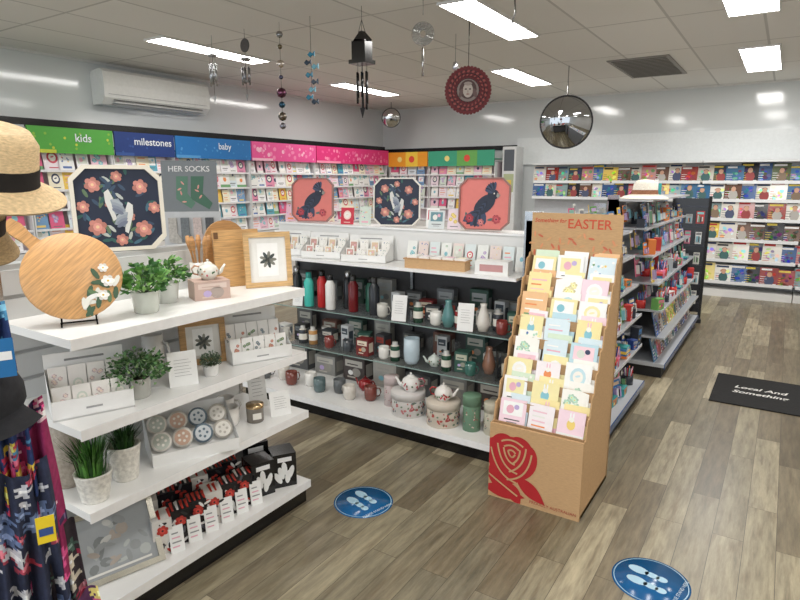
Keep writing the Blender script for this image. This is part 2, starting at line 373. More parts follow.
for (x0,x1,c,nm) in ((-6.36,-5.5,(240,160,40),'orange and yellow'),(-5.5,-4.2,(60,166,130),'teal green')):
    L=x1-x0
    thing('greeting_card_rack','white tiered greeting card rack along the wall','card rack',(x0,BR,0),cardrack(L-.01,Zr),0,group='wall card racks')
    h=M().box(.01,-.09,1.84,L-.01,-.07,2.1,c,'paper').box(.01,-.07,1.95,L-.01,.3,1.96,c)
    h.rect(L*.45,1.84,L*.75,2.1,-.0913,(246,206,70) if c[0]>200 else (110,180,90)); h.disc(L*.6,1.97,.06,.06,-.0918,(230,80,60)); h.disc(L*.3,1.97,.05,.05,-.0915,(250,230,140))
    thing('card_category_header',nm+' header sign above the greeting card rack','sign',(x0,BR,0),h)
    n=int((L-.05)/.165)
    for z in Zr[1:]:
        for k in range(n):
            s=R.uniform(.9,1.2)
            thing('greeting_card','small printed greeting card in a tiered wall rack','greeting card',(x0+.1+k*(L-.1)/n,BR-.02-.004*(k%2),z-.003),R.choice(CARDS),(-9,0,R.uniform(-4,4)),group='greeting cards in the wall racks',scale=s)
thing('poster_panel','tall white panel with posters beside the card racks','poster panel',(-4.0,BR+.05,0),M().box(-.12,0,0,.12,.35,2.15,(226,228,228)).rect(-.09,1.75,.09,2.1,-.002,(90,96,104)).rect(-.09,1.4,.09,1.7,-.002,(180,190,150)).rect(-.07,1.45,.05,1.6,-.003,(230,200,90)))

# ------------------------------------------------------------ magazine wall
def magazine(seed):
    r=random.Random(seed); w,h=.2,.26
    bg=r.choice([(60,70,84),(150,54,48),(226,222,214),(64,96,144),(140,164,166),(240,238,232),(238,206,96),(96,110,76),(214,210,200),(60,110,150),(200,150,150),(236,232,220),(36,36,44),(90,130,170),(110,80,66),(244,226,150)])
    lum=sum(bg)/3
    m=M().box(-w/2,-.003,0,w/2,.003,h,bg,'gloss'); y=-.0038
    tcol=r.choice([(190,40,40),(30,50,90),(30,30,34)]) if lum>150 else r.choice([(245,245,245),(240,216,90),(250,250,250)])
    m.rect(-w*.42,h*.85,w*r.uniform(.1,.42),h*.95,y-.001,tcol)
    for k in range(10): m.disc(r.uniform(-.3,.3)*w,h*r.uniform(.12,.7),w*r.uniform(.06,.17),h*r.uniform(.04,.11),y-.00004*k,tuple(max(0,min(255,int(q+r.uniform(-90,70)))) for q in bg),n=7,rot=r.uniform(0,3))
    if seed%2: 
        m.disc(w*.03,h*.3,w*.28,h*.28,y-.0005,r.choice([(70,80,110),(150,60,60),(180,176,170),(60,100,100),(130,110,90)]),n=9); m.disc(w*.03,h*.62,w*.14,w*.18,y-.0007,(206,160,134),n=10); m.disc(w*.03,h*.68,w*.16,w*.12,y-.0006,r.choice([(60,44,34),(150,110,60),(30,26,26)]),n=8)
    for k in range(4): m.rect(-w*.45,h*(.12+k*.12),-w*r.uniform(.1,.25),h*(.14+k*.12),y-.0012,tcol)
    m.rect(w*.24,h*.05,w*.42,h*.12,y-.001,(240,240,240))
    return m.mesh()
MAGS=[magazine(k) for k in range(44)]
mz=[.2,.5,.78,1.06,1.32,1.57]
MY=WB-.52
for bx in range(4):
    x0=-3.55+bx*1.25; L=1.24
    ps=[('body',M().box(0,.2,0,L,.44,1.84,(190,192,194)).box(0,-.18,0,L,.2,.1,(232,232,230),'white'))]
    for i,z in enumerate(mz):
        f=-.16+.05*i
        ps.append(('tier',M().box(.01,f,z-.02,L-.01,.2,z-.005,(236,236,236),'white').box(.01,f-.012,z-.02,L-.01,f,z+.022,(240,242,244),'gloss')))
    ps.append(('canopy',M().box(0,.02,1.84,L,.44,1.87,(220,222,222),'white')))
    thing('magazine_rack','white stepped magazine rack against the rear wall','magazine rack',(x0,MY,0),ps,group='rear wall magazine racks')
for i,z in enumerate(mz):
    f=MY-.16+.05*i
    for k in range(27):
        x=-3.45+k*.186
        if i<4 and x<-1.5: continue
        if i<1 and x<-1.2: continue
        s=R.uniform(.98,1.12)
        thing('magazine','glossy magazine standing face-out on the rear rack','magazine',(x+R.uniform(-.015,.015),f+.03+.007*(k%3),z-.003),R.choice(MAGS),(-10,0,R.uniform(-3,3)),group='magazines on the rear racks',scale=(s,1,R.uniform(.86,1.06)))

# ------------------------------------------------------------ item prototypes
def rbox_pack(w,d,h,col,acc,seed=0,mat='paper'):
    m=M().box(-w/2,-d/2,0,w/2,d/2,h,col,mat); y=-d/2-.0006; r=random.Random(seed+5)
    m.rect(-w*.4,h*.6,w*.4,h*.88,y,acc); m.rect(-w*.3,h*.12,w*.1,h*.18,y,acc); m.disc(w*.12,h*.38,w*.2,w*.17,y,tuple(int(c*.8) for c in acc)); m.disc(-w*.15,h*.34,w*.12,w*.1,y-.0003,r.choice(PAL),n=8); m.rect(-w*.3,h*.68,w*.2,h*.73,y-.0004,col)
    m.add([(w/2+.0006,-d*.35,h*.2),(w/2+.0006,d*.35,h*.2),(w/2+.0006,d*.35,h*.75),(w/2+.0006,-d*.35,h*.75)],[(0,1,2,3)],acc,mat)
    return m.mesh()
def bottle(r,h,col,cap,mat='gloss'):
    b=M().lathe([(0,0),(r*.9,0),(r,.01),(r,h*.72),(r*.6,h*.82),(r*.5,h*.85)],col,mat,16)
    c=M().lathe([(r*.58,h*.84),(r*.6,h*.86),(r*.58,h*.98),(r*.4,h),(0,h)],cap,'metal' if sum(cap)>500 else 'gloss',14)
    return [('body',b.mesh()),('cap',c.mesh())]
def mug(r,h,col,mat='ceramic'):
    b=M().lathe([(0,0),(r*.75,0),(r*.95,h*.15),(r,h*.5),(r*.95,h),(r*.86,h),(r*.86,h*.2),(0,h*.12)],col,mat,20)
    hd=M().tube([(r*.93,0,h*.8),(r*1.4,0,h*.78),(r*1.6,0,h*.5),(r*1.35,0,h*.25),(r*.9,0,h*.22)],r*.11,col,mat)
    return [('body',b.mesh()),('handle',hd.mesh())]
def teapot(r,col,acc,dots=True):
    b=M().lathe([(0,0),(r*.6,0),(r*.65,.01),(r*.95,r*.5),(r,r*.85),(r*.8,r*1.3),(r*.45,r*1.5),(r*.42,r*1.5)],col,'ceramic',22)
    if dots:
        rr=random.Random(int(r*1000)+col[0])
        for k in range(34):
            a=rr.uniform(0,6.28); z=rr.uniform(.4,1.1)*r; q=r*1.0
            b.T=Matrix.Rotation(a,4,'Z')@Matrix.Translation((0,-q*(1.0 if z<r else .97),z)); b.disc(0,0,r*.12,r*.09,0,rr.choice([acc,(196,80,90),(90,120,90)]),'ceramic',n=8,rot=rr.uniform(0,3)); b.T=Matrix.Identity(4)
    l=M().lathe([(r*.46,r*1.48),(r*.46,r*1.53),(r*.3,r*1.68),(r*.08,r*1.73),(r*.07,r*1.78),(r*.14,r*1.86),(r*.1,r*1.94),(0,r*1.96)],col if dots else acc,'ceramic',18)
    sp=M().tube([(-r*.85,0,r*.55),(-r*1.2,0,r*.7),(-r*1.4,0,r*1.1),(-r*1.62,0,r*1.4)],[r*.26,r*.19,r*.13,r*.1],col,'ceramic',8)
    hd=M().tube([(r*.75,0,r*1.25),(r*1.2,0,r*1.4),(r*1.5,0,r*1.1),(r*1.35,0,r*.65),(r*.9,0,r*.5)],r*.09,acc,'ceramic')
    return [('body',b.mesh()),('lid',l.mesh()),('spout',sp.mesh()),('handle',hd.mesh())]
def hatbox(r,h,col,acc,den=70):
    b=M().lathe([(0,0),(r*.97,0),(r*.97,h*.75)],col,'paper',40); rr=random.Random(5)
    for k in range(den):
        a=rr.uniform(0,6.28); s=r*rr.uniform(.05,.11); b.T=Matrix.Rotation(a,4,'Z')@Matrix.Translation((0,-r*.985,rr.uniform(.1,.66)*h)); b.disc(0,0,s,s*.7,-.00002*k,rr.choice([acc,(120,140,110),(180,90,90),(90,110,120)]),n=7,rot=rr.uniform(0,3)); b.T=Matrix.Identity(4)
    l=M().lathe([(r*.97,h*.72),(r*1.02,h*.72),(r*1.02,h*.98),(r,h),(0,h)],tuple(int(c*.93) for c in col),'paper',30)
    return [('body',b.mesh()),('lid',l.mesh())]
def vase(prof,col,mat='ceramic'): return M().lathe(prof,col,mat,22).mesh()
def lantern(w,h,col):
    b=M().box(-w/2,-w/2,0,w/2,w/2,h*.06,col,'gloss')
    for sx in (-1,1):
        for sy_ in (-1,1): b.box(sx*w*.45-.005,sy_*w*.45-.005,h*.06,sx*w*.45+.005,sy_*w*.45+.005,h*.7,col,'gloss')
    b.box(-w/2,-w/2,h*.68,w/2,w/2,h*.72,col,'gloss')
    rf=M().lathe([(w*.68,h*.72),(w*.2,h*.88),(w*.1,h*.92),(0,h*.92)],col,'gloss',4,sm=False); rf.tube([(-w*.2,0,h*.9),(-w*.18,0,h*.98),(0,0,h),(w*.18,0,h*.98),(w*.2,0,h*.9)],.003,col)
    cn=M().lathe([(0,h*.06),(w*.22,h*.06),(w*.22,h*.35),(0,h*.35)],(235,228,205),'matte',12)
    return [('frame',b.mesh()),('roof',rf.mesh()),('candle',cn.mesh())]
def stand_sign(w,h,col=(246,246,244),acc=(150,150,150)):
    m=M(); m.T=Matrix.Rotation(math.radians(-12),4,'X'); m.box(-w/2,-.002,0,w/2,.002,h,col,'paper')
    for k in range(6): m.rect(-w*.3,h*(.3+k*.09),w*(.3-.08*(k%2)),h*(.31+k*.09),-.003,acc)
    m.T=Matrix.Identity(4); m.add([(-w*.2,.0,.0),(w*.2,.0,0),(w*.2,.05,0),(-w*.2,.05,0),(0,.03,h*.6)],[(0,1,2,3),(2,3,4)],col,'paper')
    return m.mesh()
def foliage(kind,r,h,z0,seed,cols):
    m=M(); rr=random.Random(seed)
    if kind=='grass':
        for k in range(280):
            a=rr.uniform(0,6.28); q=rr.uniform(0,r*.55); x,y=q*math.cos(a),q*math.sin(a); l=h*rr.uniform(.6,1); s=rr.uniform(.1,.9)*r; t=.0026
            P=[(x,y,z0),(x+s*.3*math.cos(a),y+s*.3*math.sin(a),z0+l*.6),(x+s*math.cos(a),y+s*math.sin(a),z0+l)]
            px,py=-math.sin(a)*t,math.cos(a)*t
            m.add([(P[0][0]-px,P[0][1]-py,z0),(P[0][0]+px,P[0][1]+py,z0),(P[1][0]+px,P[1][1]+py,P[1][2]),(P[1][0]-px,P[1][1]-py,P[1][2]),P[2]],[(0,1,2,3),(3,2,4)],rr.choice(cols),'leaf')
    else:
        big=.22 if kind=='round' else .42
        for k in range(14):
            a=rr.uniform(0,6.28); e=rr.uniform(.3,1.4); m.tube([(0,0,z0),(r*.5*math.cos(a)*math.cos(e),r*.5*math.sin(a)*math.cos(e),z0+h*.5*math.sin(e)),(r*.85*math.cos(a)*math.cos(e),r*.85*math.sin(a)*math.cos(e),z0+h*.85*math.sin(e))],.0015,(70,96,50),'leaf',4)
        for k in range(620 if kind=='round' else 190):
            a=rr.uniform(0,6.28); e=math.asin(rr.uniform(-.25,1)); q=rr.uniform(.5,1.0)
            c=Vector((r*q*math.cos(a)*math.cos(e),r*q*math.sin(a)*math.cos(e),z0+h*.25+h*.75*q*math.sin(e)))
            d=Vector((math.cos(a)+rr.uniform(-.7,.7),math.sin(a)+rr.uniform(-.7,.7),rr.uniform(-.5,1))).normalized(); sd=d.cross(Vector((rr.uniform(-1,1),rr.uniform(-1,1),rr.uniform(-1,1)))).normalized(); up=d.cross(sd)
            L=r*big*rr.uniform(.6,1.1); W=L*.33
            m.add([tuple(c),tuple(c+d*L*.5+sd*W+up*W*.3),tuple(c+d*L),tuple(c+d*L*.5-sd*W+up*W*.3)],[(0,1,2),(0,2,3)],rr.choice(cols),'leaf')
    return m.mesh()
GR=[(74,132,56),(98,156,70),(56,106,50),(130,178,92)]
def potplant(pr,ph,pcol,kind,fr,fh,seed,pmat='ceramic',cols=GR):
    p=M().lathe([(0,0),(pr*.78,0),(pr*.84,.004),(pr,ph*.95),(pr,ph),(pr*.9,ph),(pr*.88,ph*.85),(0,ph*.84)],pcol,pmat,22)
    so=M().lathe([(pr*.87,ph*.86),(0,ph*.9)],(60,46,34),'matte',14)
    return [('pot',p.mesh()),('soil',so.mesh()),('foliage',foliage(kind,fr,fh,ph*.85,seed,cols))]
def dispenser(w,d,hb,hf,ncard,colf,lab=''):
    b=M().box(-w/2,-d/2,0,w/2,d/2,.006,(240,240,238),'paper').box(-w/2,-d/2,0,w/2,-d/2+.004,hf,(244,244,242),'paper').box(-w/2,d/2-.004,0,w/2,d/2,hb,(244,244,242),'paper')
    for sx in (-1,1):
        x=sx*w/2; b.add([(x,-d/2,0),(x,d/2,0),(x,d/2,hb*.75),(x,-d/2,hf)],[(0,1,2,3)],(236,236,234),'paper')
    b.rect(-w*.1,hf*.4,w*.1,hf*.5,-d/2-.001,(170,170,170))
    b.rect(-w*.25,hb*.84,w*.25,hb*.88,d/2-.005,(150,150,150)); 
    return b.mesh()

# ------------------------------------------------------------ LEFT UNIT (faces +X)
UX0,UX1,UY0,UY1=-2.33,-1.87,.95,2.05
def slat_unit():
    ps=[]
    bp=M().box(UX0-.09,UY0,0,UX0-.01,UY1,1.3,(190,192,192),'white')
    for k in range(11): bp.box(UX0-.01,UY0,.14+k*.105,UX0,UY1,.14+k*.105+.09,(222,224,224),'white')
    ps.append(('back_panel',bp,'white grooved slat panel'))
    for z in (1.1,.79,.49):
        ps.append(('shelf',M().box(UX0,UY0,z-.03,UX1,UY1,z,(240,240,238),'white').box(UX1,UY0,z-.036,UX1+.006,UY1,z+.001,(248,248,248),'gloss')))
    ps.append(('base_deck',M().box(UX0,UY0,.09,UX1,UY1,.12,(240,240,238),'white').box(UX1,UY0,.082,UX1+.006,UY1,.121,(248,248,248),'gloss')))
    ps.append(('kickboard',M().box(UX0-.09,UY0+.01,0,UX1-.02,UY1-.01,.09,(24,24,26),'gloss')))
    for y in (UY0,UY1-.02): ps.append(('bracket',M().box(UX0-.1,y,0,UX0+.005,y+.02,1.31,(206,208,210),'metal')))
    return ps
thing('gondola_shelf_unit','white slatwall shop shelving unit with four loaded shelves','shelf unit',(0,0,0),slat_unit())
T,B_,C_,D_=1.1,.79,.49,.12
def L2W(cx,cy,deg,lx,ly):
    a=math.radians(deg); return cx+lx*math.cos(a)-ly*math.sin(a),cy+lx*math.sin(a)+ly*math.cos(a)
thing('framed_picture','cream octagonal floral print with pink roses on navy','picture',(UX0-.05,1.48,1.302),octagon_picture(.36,(232,226,212),(34,44,66),'floral'),(-4,0,66))
bd=M(); bd.lathe([(0,0),(.155,0),(.16,.004),(.16,.014),(.155,.018),(0,.018)],(214,164,108),'wood',40)
hd=M().prism([(-.024,.15),(.024,.15),(.02,.19),(.026,.24),(.018,.275),(-.018,.275),(-.026,.24),(-.02,.19)],-.016,-.002,(204,154,98),'wood')
tw=M()
tw.v=[(x,-z,y) for x,y,z in bd.v]; tw.f=bd.f;tw.c=bd.c;tw.m=bd.m;tw.s=bd.s
dc=M(); rr=random.Random(4)
for k in range(16): leafs(dc,.0+rr.uniform(-.05,.07),-.1+rr.uniform(-.03,.05),.045,-.0195-.0002*k,rr.uniform(0,6),rr.choice([(90,120,80),(226,226,216),(60,90,64),(230,230,226)]))
flower(dc,.06,-.095,.022,-.0235,(246,244,238),(220,190,90)); flower(dc,.01,-.12,.02,-.0235,(244,240,232),(220,190,90)); flower(dc,.085,-.05,.017,-.0235,(244,240,232),(220,190,90))
es=M()
for sx in (-1,1):
    es.tube([(sx*.055,-.05,.02),(sx*.055,-.045,.004),(sx*.055,.02,.004),(sx*.05,.05,.15)],.003,(20,20,20),'metal')
    es.tube([(sx*.055,.045,.12),(sx*.06,.12,.003)],.003,(20,20,20),'metal')
es.tube([(-.055,.02,.004),(.055,.02,.004)],.003,(20,20,20),'metal'); es.tube([(-.05,.05,.15),(.05,.05,.15)],.003,(20,20,20),'metal')
thing('plate_easel','small black wire easel holding a round wooden board','easel',(-2.06,1.09,T),es,62)
bo=thing('serving_board','round light timber serving board with painted white flowers','serving board',(-2.1,1.105,T+.165),[('board',tw),('handle',hd),('painted_flowers',dc)],0)
bo.rotation_euler=(Matrix.Rotation(math.radians(66),3,'Z')@Matrix.Rotation(math.radians(-26),3,'X')@Matrix.Rotation(math.radians(-40),3,'Y')).to_euler()
thing('potted_plant','small leafy artificial plant in a grey-white pot','potted plant',(-2.03,1.335,T),potplant(.052,.085,(206,210,200),'leafy',.09,.12,11),0)
thing('potted_plant','small leafy artificial plant in a grey-white pot','potted plant',(-2.13,1.5,T),potplant(.05,.085,(214,216,210),'leafy',.085,.12,12),0)
thing('gift_box','pale pink rectangular gift box under a teapot','box',(-2.06,1.66,T),rbox_pack(.15,.11,.08,(206,178,166),(226,206,196)),66)
thing('teapot','white ceramic teapot with small floral pattern','teapot',(-2.06,1.66,T+.08),teapot(.045,(232,230,222),(200,150,120)),240)
ut=M().lathe([(0,0),(.04,0),(.045,.02),(.045,.13),(.04,.13),(.04,.02),(0,.015)],(225,222,214),'ceramic',18)
spn=[('crock',ut)]
for k in range(5):
    a=k*1.25; x,y=.03*math.cos(a),.03*math.sin(a); spn.append(('utensil',M().tube([(x*.3,y*.3,.03),(x*1.2,y*1.2,.17),(x*1.5,y*1.5,.22),(x*1.7,y*1.7,.25)],[.005,.005,.014,.008],(190,140,88),'wood')))
thing('utensil_crock','white crock filled with wooden kitchen utensils','utensil holder',(-2.25,1.77,T),spn)
def arcboard(w,h,col):
    pts=[(-w/2,0),(w/2,0),(w/2,h*.7)]+[(w/2*math.cos(a*pi/10),h*.7+h*.3*math.sin(a*pi/10)) for a in range(1,10)]+[(-w/2,h*.7)]
    return M().prism(pts,-.008,.008,col,'wood').mesh()
thing('chopping_board','arched bamboo chopping board leaning upright','chopping board',(-2.27,1.95,T),arcboard(.2,.31,(190,142,88)),(-5,0,70))
thing('chopping_board','rectangular bamboo chopping board leaning upright','chopping board',(-2.17,1.93,T),M().box(-.11,-.008,0,.11,.008,.27,(208,164,108),'wood').box(-.105,-.01,.23,-.085,.01,.26,(120,84,50),'wood'),(-7,0,66))
thing('photo_frame','white and timber photo frame with botanical print','photo frame',(-2.03,1.99,T),rect_frame(.22,.26,.024,(214,176,124),(240,240,236),'plant'),(-8,0,56))
# shelf B
thing('card_dispenser','white cardboard counter box holding boxed note cards','display box',(-2.04,1.09,B_),dispenser(.26,.16,.2,.07,0,None),68)
for k in range(8):
    x,y=L2W(-2.04,1.09,68,-.093+(k%4)*.062,-.045 if k<4 else .03)
    thing('note_card','cream boxed note card in a counter box','card',(x,y,B_+.007),card(.058,.1 if k<4 else .15,(246,242,236),[(236,216,214),(222,228,216)][k%2],k*6+(1 if k%2 else 0)),(-8,0,68),group='note cards in the counter box')
thing('potted_plant','bushy round leafy artificial plant in a grey pot','potted plant',(-2.0,1.25,B_),potplant(.052,.08,(188,188,182),'round',.11,.115,21,cols=[(84,128,74),(110,156,94),(60,98,56),(146,178,124)]),0)
thing('tile_sign','white tilted plaque with fine script and a leaf','plaque',(-1.95,1.42,B_),stand_sign(.11,.14),62)
thing('jug','white ceramic jug on a white shelf','jug',(-2.2,1.46,B_),mug(.045,.17,(234,232,228)),30)
thing('photo_frame','square timber photo frame with dark botanical print','photo frame',(-2.12,1.66,B_),rect_frame(.2,.2,.026,(190,150,100),(228,226,220),'plant',seed=3),(-8,0,64))
thing('potted_plant','tiny succulent in a white pot','potted plant',(-1.97,1.57,B_),potplant(.034,.05,(232,230,226),'round',.045,.06,22,cols=[(90,116,90),(120,140,110),(70,90,70)]),0)
thing('card_dispenser','white cardboard counter box with floral cards in two rows','display box',(-2.02,1.87,B_),dispenser(.28,.2,.21,.06,0,None),66)
for k in range(10):
    x,y=L2W(-2.02,1.87,66,-.108+(k%5)*.054,-.06 if k<5 else .02)
    thing('note_card','small white card with floral print in a counter box','card',(x,y,B_+.007),card(.05,.1 if k<5 else .15,(246,244,240),[(206,140,130),(120,146,120),(130,146,160)][k%3],(k%3)*6),(-10,0,66),group='note cards in the floral counter box')
# shelf C
def texpot(r,h,col): 
    m=M(); pr=[(0,0),(r*.72,0)]
    for k in range(9): z=h*k/8; q=r*(.74+.26*k/8); pr+= [(q,z),(q*1.05,z+h/16)]
    pr+=[(r,h*1.05),(r*.9,h*1.05),(r*.88,h*.85),(0,h*.84)]
    return m.lathe(pr,col,'textured',24).mesh()
thing('potted_grass','tall green artificial grass in a ribbed white pot','potted plant',(-1.95,1.02,C_),[('pot',texpot(.06,.1,(230,227,218))),('foliage',foliage('grass',.085,.16,.085,31,[(60,110,40),(84,140,56),(40,84,34)]))])
thing('potted_grass','dark green artificial grass in a tall ribbed white pot','potted plant',(-2.0,1.17,C_),[('pot',texpot(.058,.13,(230,227,218))),('foliage',foliage('grass',.06,.1,.11,32,[(50,96,40),(70,120,50),(36,76,34)]))])
thing('vase','tall beige textured vase beside grass pots','vase',(-2.14,1.03,C_),vase([(0,0),(.05,0),(.06,.02),(.065,.14),(.05,.22),(.045,.24),(.038,.24),(.04,.2),(0,.19)],(176,166,152),'textured'))
tr=M(); W_,Dp=.34,.22
tr.add([(-W_/2,-Dp/2,0),(W_/2,-Dp/2,0),(W_/2,Dp/2,0),(-W_/2,Dp/2,0),(-W_/2,-Dp/2,.05),(W_/2,-Dp/2,.05),(W_/2,Dp/2,.16),(-W_/2,Dp/2,.16)],[(0,1,5,4),(1,2,6,5),(2,3,7,6),(3,0,4,7),(0,3,2,1)],(244,244,242),'paper')
tr.add([(-W_/2,-Dp/2,.012),(W_/2,-Dp/2,.012),(W_/2,Dp/2,.1),(-W_/2,Dp/2,.1)],[(0,1,2,3)],(232,232,230),'paper')
thing('coaster_display_tray','white sloped display tray holding round coasters','display tray',(-2.0,1.47,C_),tr,64)
for k in range(8):
    x,y=L2W(-2.0,1.47,64,-.125+(k%4)*.082,-.045 if k<4 else .045)
    ca=[(244,240,232),(196,190,180),(110,128,142),(232,226,216)][(k*3)%4]; cb=[(190,196,186),(236,232,224),(214,220,224),(204,170,150)][(k*3)%4]
    c=M().lathe([(0,0),(.038,0),(.04,.003),(.04,.007),(0,.007)],ca,'ceramic',22).lathe([(.032,.0075),(0,.0078)],cb,'ceramic',18)
    for q in range(5): c.add([(.016*math.cos(q*1.25)+.006*math.cos(t),.016*math.sin(q*1.25)+.006*math.sin(t),.0085+.0001*q) for t in (0,1,2,3,4,5)],[tuple(range(6))],ca,'ceramic')
    thing('coaster','round ceramic coaster standing in a sloped tray','coaster',(x,y,C_+(.075 if k<4 else .115)),c,(62,0,64),group='round coasters in the tray')
thing('mug','white round ceramic mug','mug',(-2.17,1.8,C_),mug(.045,.085,(236,234,230)),40)
thing('mug','white round ceramic mug','mug',(-2.2,1.66,C_),mug(.04,.08,(236,234,230)),90)
thing('mug','white round ceramic mug','mug',(-2.05,1.72,C_),mug(.045,.09,(240,238,234)),120)
thing('glass_candle_jar','grey glass candle jar with label and gold lid','candle',(-1.99,1.82,C_),[('body',M().lathe([(0,0),(.038,0),(.04,.005),(.04,.07)],(126,120,112),'gloss',20)),('lid',M().lathe([(.041,.07),(.041,.085),(0,.085)],(196,170,130),'metal',20)),('label',M().rect(-.02,.02,.02,.05,-.0402,(236,232,224)))],60)
thing('tile_sign','small white tilted plaque beside a candle jar','plaque',(-1.93,1.93,C_),stand_sign(.1,.12),62)
thing('tile_sign','small white standing card with grey lettering','plaque',(-2.1,1.95,C_),stand_sign(.09,.19),66)
# base deck
thing('photo_frame','silver glazed box frame lying tilted on the bottom shelf','photo frame',(-1.97,1.1,D_),rect_frame(.32,.27,.022,(214,210,198),(160,164,166),'floral','metal',7,'gloss'),(-30,0,74))  # pale grey print colour stands in for the reflection in the glazing
thing('photo_frame','dark framed print lying behind a silver frame','photo frame',(-2.22,1.05,D_),rect_frame(.26,.3,.02,(60,54,50),(150,150,146),'floral','gloss',9),(-6,0,74))
def patbox(seed):
    r=random.Random(seed); w,h,d=.075,.15,.1
    m=M().box(-w/2,-d/2,0,w/2,d/2,h,(34,32,36) if seed%3 else (226,222,216),'gloss')
    for k in range(12):
        x,z=r.uniform(-.4,.4)*w,r.uniform(.1,.9)*h; leafs(m,x,z,.03,-d/2-.0006-.0001*k,r.uniform(0,6),r.choice([(236,232,226),(200,60,50),(240,240,238),(90,90,96),(30,30,34)]))
    flower(m,0,h*.7,w*.3,-d/2-.002,(204,64,54),(30,30,30))
    for k in range(5): 
        m.add([(w/2+.001,-d*.4+k*.018,r.uniform(.01,.05)),(w/2+.001,-d*.3+k*.018,.01),(w/2+.001,-d*.28+k*.018,h*.9),(w/2+.001,-d*.42+k*.018,h*.7)],[(0,1,2,3)],r.choice([(230,228,224),(190,60,50)]),'gloss')
    for k in range(4): m.add([(-w*.4+k*.02,-d*.4,h+.0008),(-w*.3+k*.02,-d*.4,h+.0008),(-w*.2+k*.02,d*.4,h+.0008),(-w*.4+k*.02,d*.3,h+.0008)],[(0,1,2,3)],r.choice([(230,228,224),(190,60,50)]),'gloss')
    return m.mesh()
PB=[patbox(k) for k in range(6)]
for k in range(6):
    y=1.29+k*.086
    thing('patterned_gift_box','black box patterned with white leaves and red flowers','gift box',(-2.0,y,D_),PB[k],66,group='patterned boxes on the bottom shelf')
    thing('patterned_gift_box','black box patterned with white leaves and red flowers','gift box',(-2.13,y+.03,D_),PB[(k+3)%6],66,group='patterned boxes on the bottom shelf',scale=(1,1,1.15))
    thing('price_card','small white card leaning in front of a patterned box','card',(-1.92,y+.02,D_),card(.055,.11,(246,246,244),(150,150,150),4),(-10,0,68),group='white cards on the bottom shelf')
def bwbox(seed):
    m=M().box(-.05,-.05,0,.05,.05,.15,(28,28,30),'gloss')
    for k in range(5): m.disc(-.03+k*.014,.045+.02*(k%3),.012,.03,-.0506-.0001*k,(236,236,234),rot=.5-k*.2)
    for k in range(5): m.add([(.0506,-.04+k*.017,.02),(.0506,-.03+k*.017,.02),(.0506,-.033+k*.017,.12),(.0506,-.043+k*.017,.13)],[(0,1,2,3)],(236,236,234),'gloss')
    m.rect(-.03,.115,.03,.135,-.0507,(240,240,240)); return m.mesh()
thing('mug_gift_box','black and white patterned mug gift box','gift box',(-2.0,1.83,D_),bwbox(1),70,group='black and white mug boxes',scale=1.15)
thing('mug_gift_box','black and white patterned mug gift box','gift box',(-1.97,1.96,D_),bwbox(2),58,group='black and white mug boxes',scale=1.15)
thing('mug_gift_box','black and white patterned mug gift box','gift box',(-2.15,1.93,D_),bwbox(3),66,group='black and white mug boxes',scale=1.3)

# ------------------------------------------------------------ MIDDLE UNIT (faces -Y)
MX0,MX1=-3.3,-1.22
def mid_unit():
    ps=[]
    ps.append(('back_panel',M().box(MX0,3.56,.1,MX1,3.62,1.27,(84,84,86))))
    ps.append(('base_deck',M().box(MX0,2.9,.09,MX1,3.56,.12,(238,238,236),'white').box(MX0,2.893,.082,MX1,2.9,.122,(248,248,248),'gloss')))
    ps.append(('kickboard',M().box(MX0+.01,2.93,0,MX1-.01,3.6,.09,(20,20,22),'gloss')))
    for z in (.41,.70):
        ps.append(('glass_shelf',M().box(MX0+.02,3.1,z-.006,MX1-.02,3.555,z,(230,244,240),'glass').box(MX0+.02,3.096,z-.0055,MX1-.02,3.1,z,(150,176,170),'gloss'),'greenish glass shelf'))
    ps.append(('top_shelf',M().box(MX0,3.08,1.044,MX1,3.56,1.06,(240,240,238),'white').box(MX0,3.074,1.042,MX1,3.08,1.062,(248,248,248),'gloss')))
    ps.append(('riser',M().box(MX0,3.36,1.062,MX1,3.62,1.28,(232,232,230),'white').box(MX0,3.35,1.27,MX1,3.37,1.284,(248,248,248),'gloss'),'white step along the rear of the top shelf'))
    for x in (MX0,-2.2,MX1-.02):
        ps.append(('upright',M().box(x,3.53,.1,x+.02,3.56,1.05,(150,152,154),'metal')))
    return ps
thing('gondola_shelf_unit','white gondola with glass shelves of mugs, bottles and teapots','shelf unit',(0,0,0),mid_unit())
for x,st,fc,bg,lb in ((-3.04,'bird',(150,110,100),(226,128,120),'octagonal print of a dark cockatoo on coral'),(-2.27,'floral',(236,232,222),(34,44,66),'cream octagonal floral print with pink roses on navy'),(-1.61,'bird',(150,110,100),(226,128,120),'octagonal print of a dark cockatoo on coral')):
    thing('framed_picture',lb,'picture',(x,3.46,1.286),octagon_picture(.33,fc,bg,st,.026),(-5,0,12 if x>-2 else 22))
CM=[card(.09,.13,PALE[k%12],PAL[(k+4)%12],k+2) for k in range(12)]
for k in range(12):
    x=-3.25+k*.18
    if min(abs(x-q) for q in (-3.04,-2.27,-1.61))<.19: continue
    thing('greeting_card','small colourful card standing on the rear step','greeting card',(x,3.44+.03*(k%2),1.286),R.choice(CM),(-10,0,10),group='cards on the rear step')
thing('greeting_card','bright pink card between framed pictures','greeting card',(-2.66,3.4,1.286),card(.1,.12,(206,50,70),(250,220,210),7),(-10,0,14))
thing('greeting_card','small landscape picture card beside a framed print','greeting card',(-1.92,3.4,1.286),card(.11,.12,(220,226,226),(110,150,160),2),(-10,0,10))
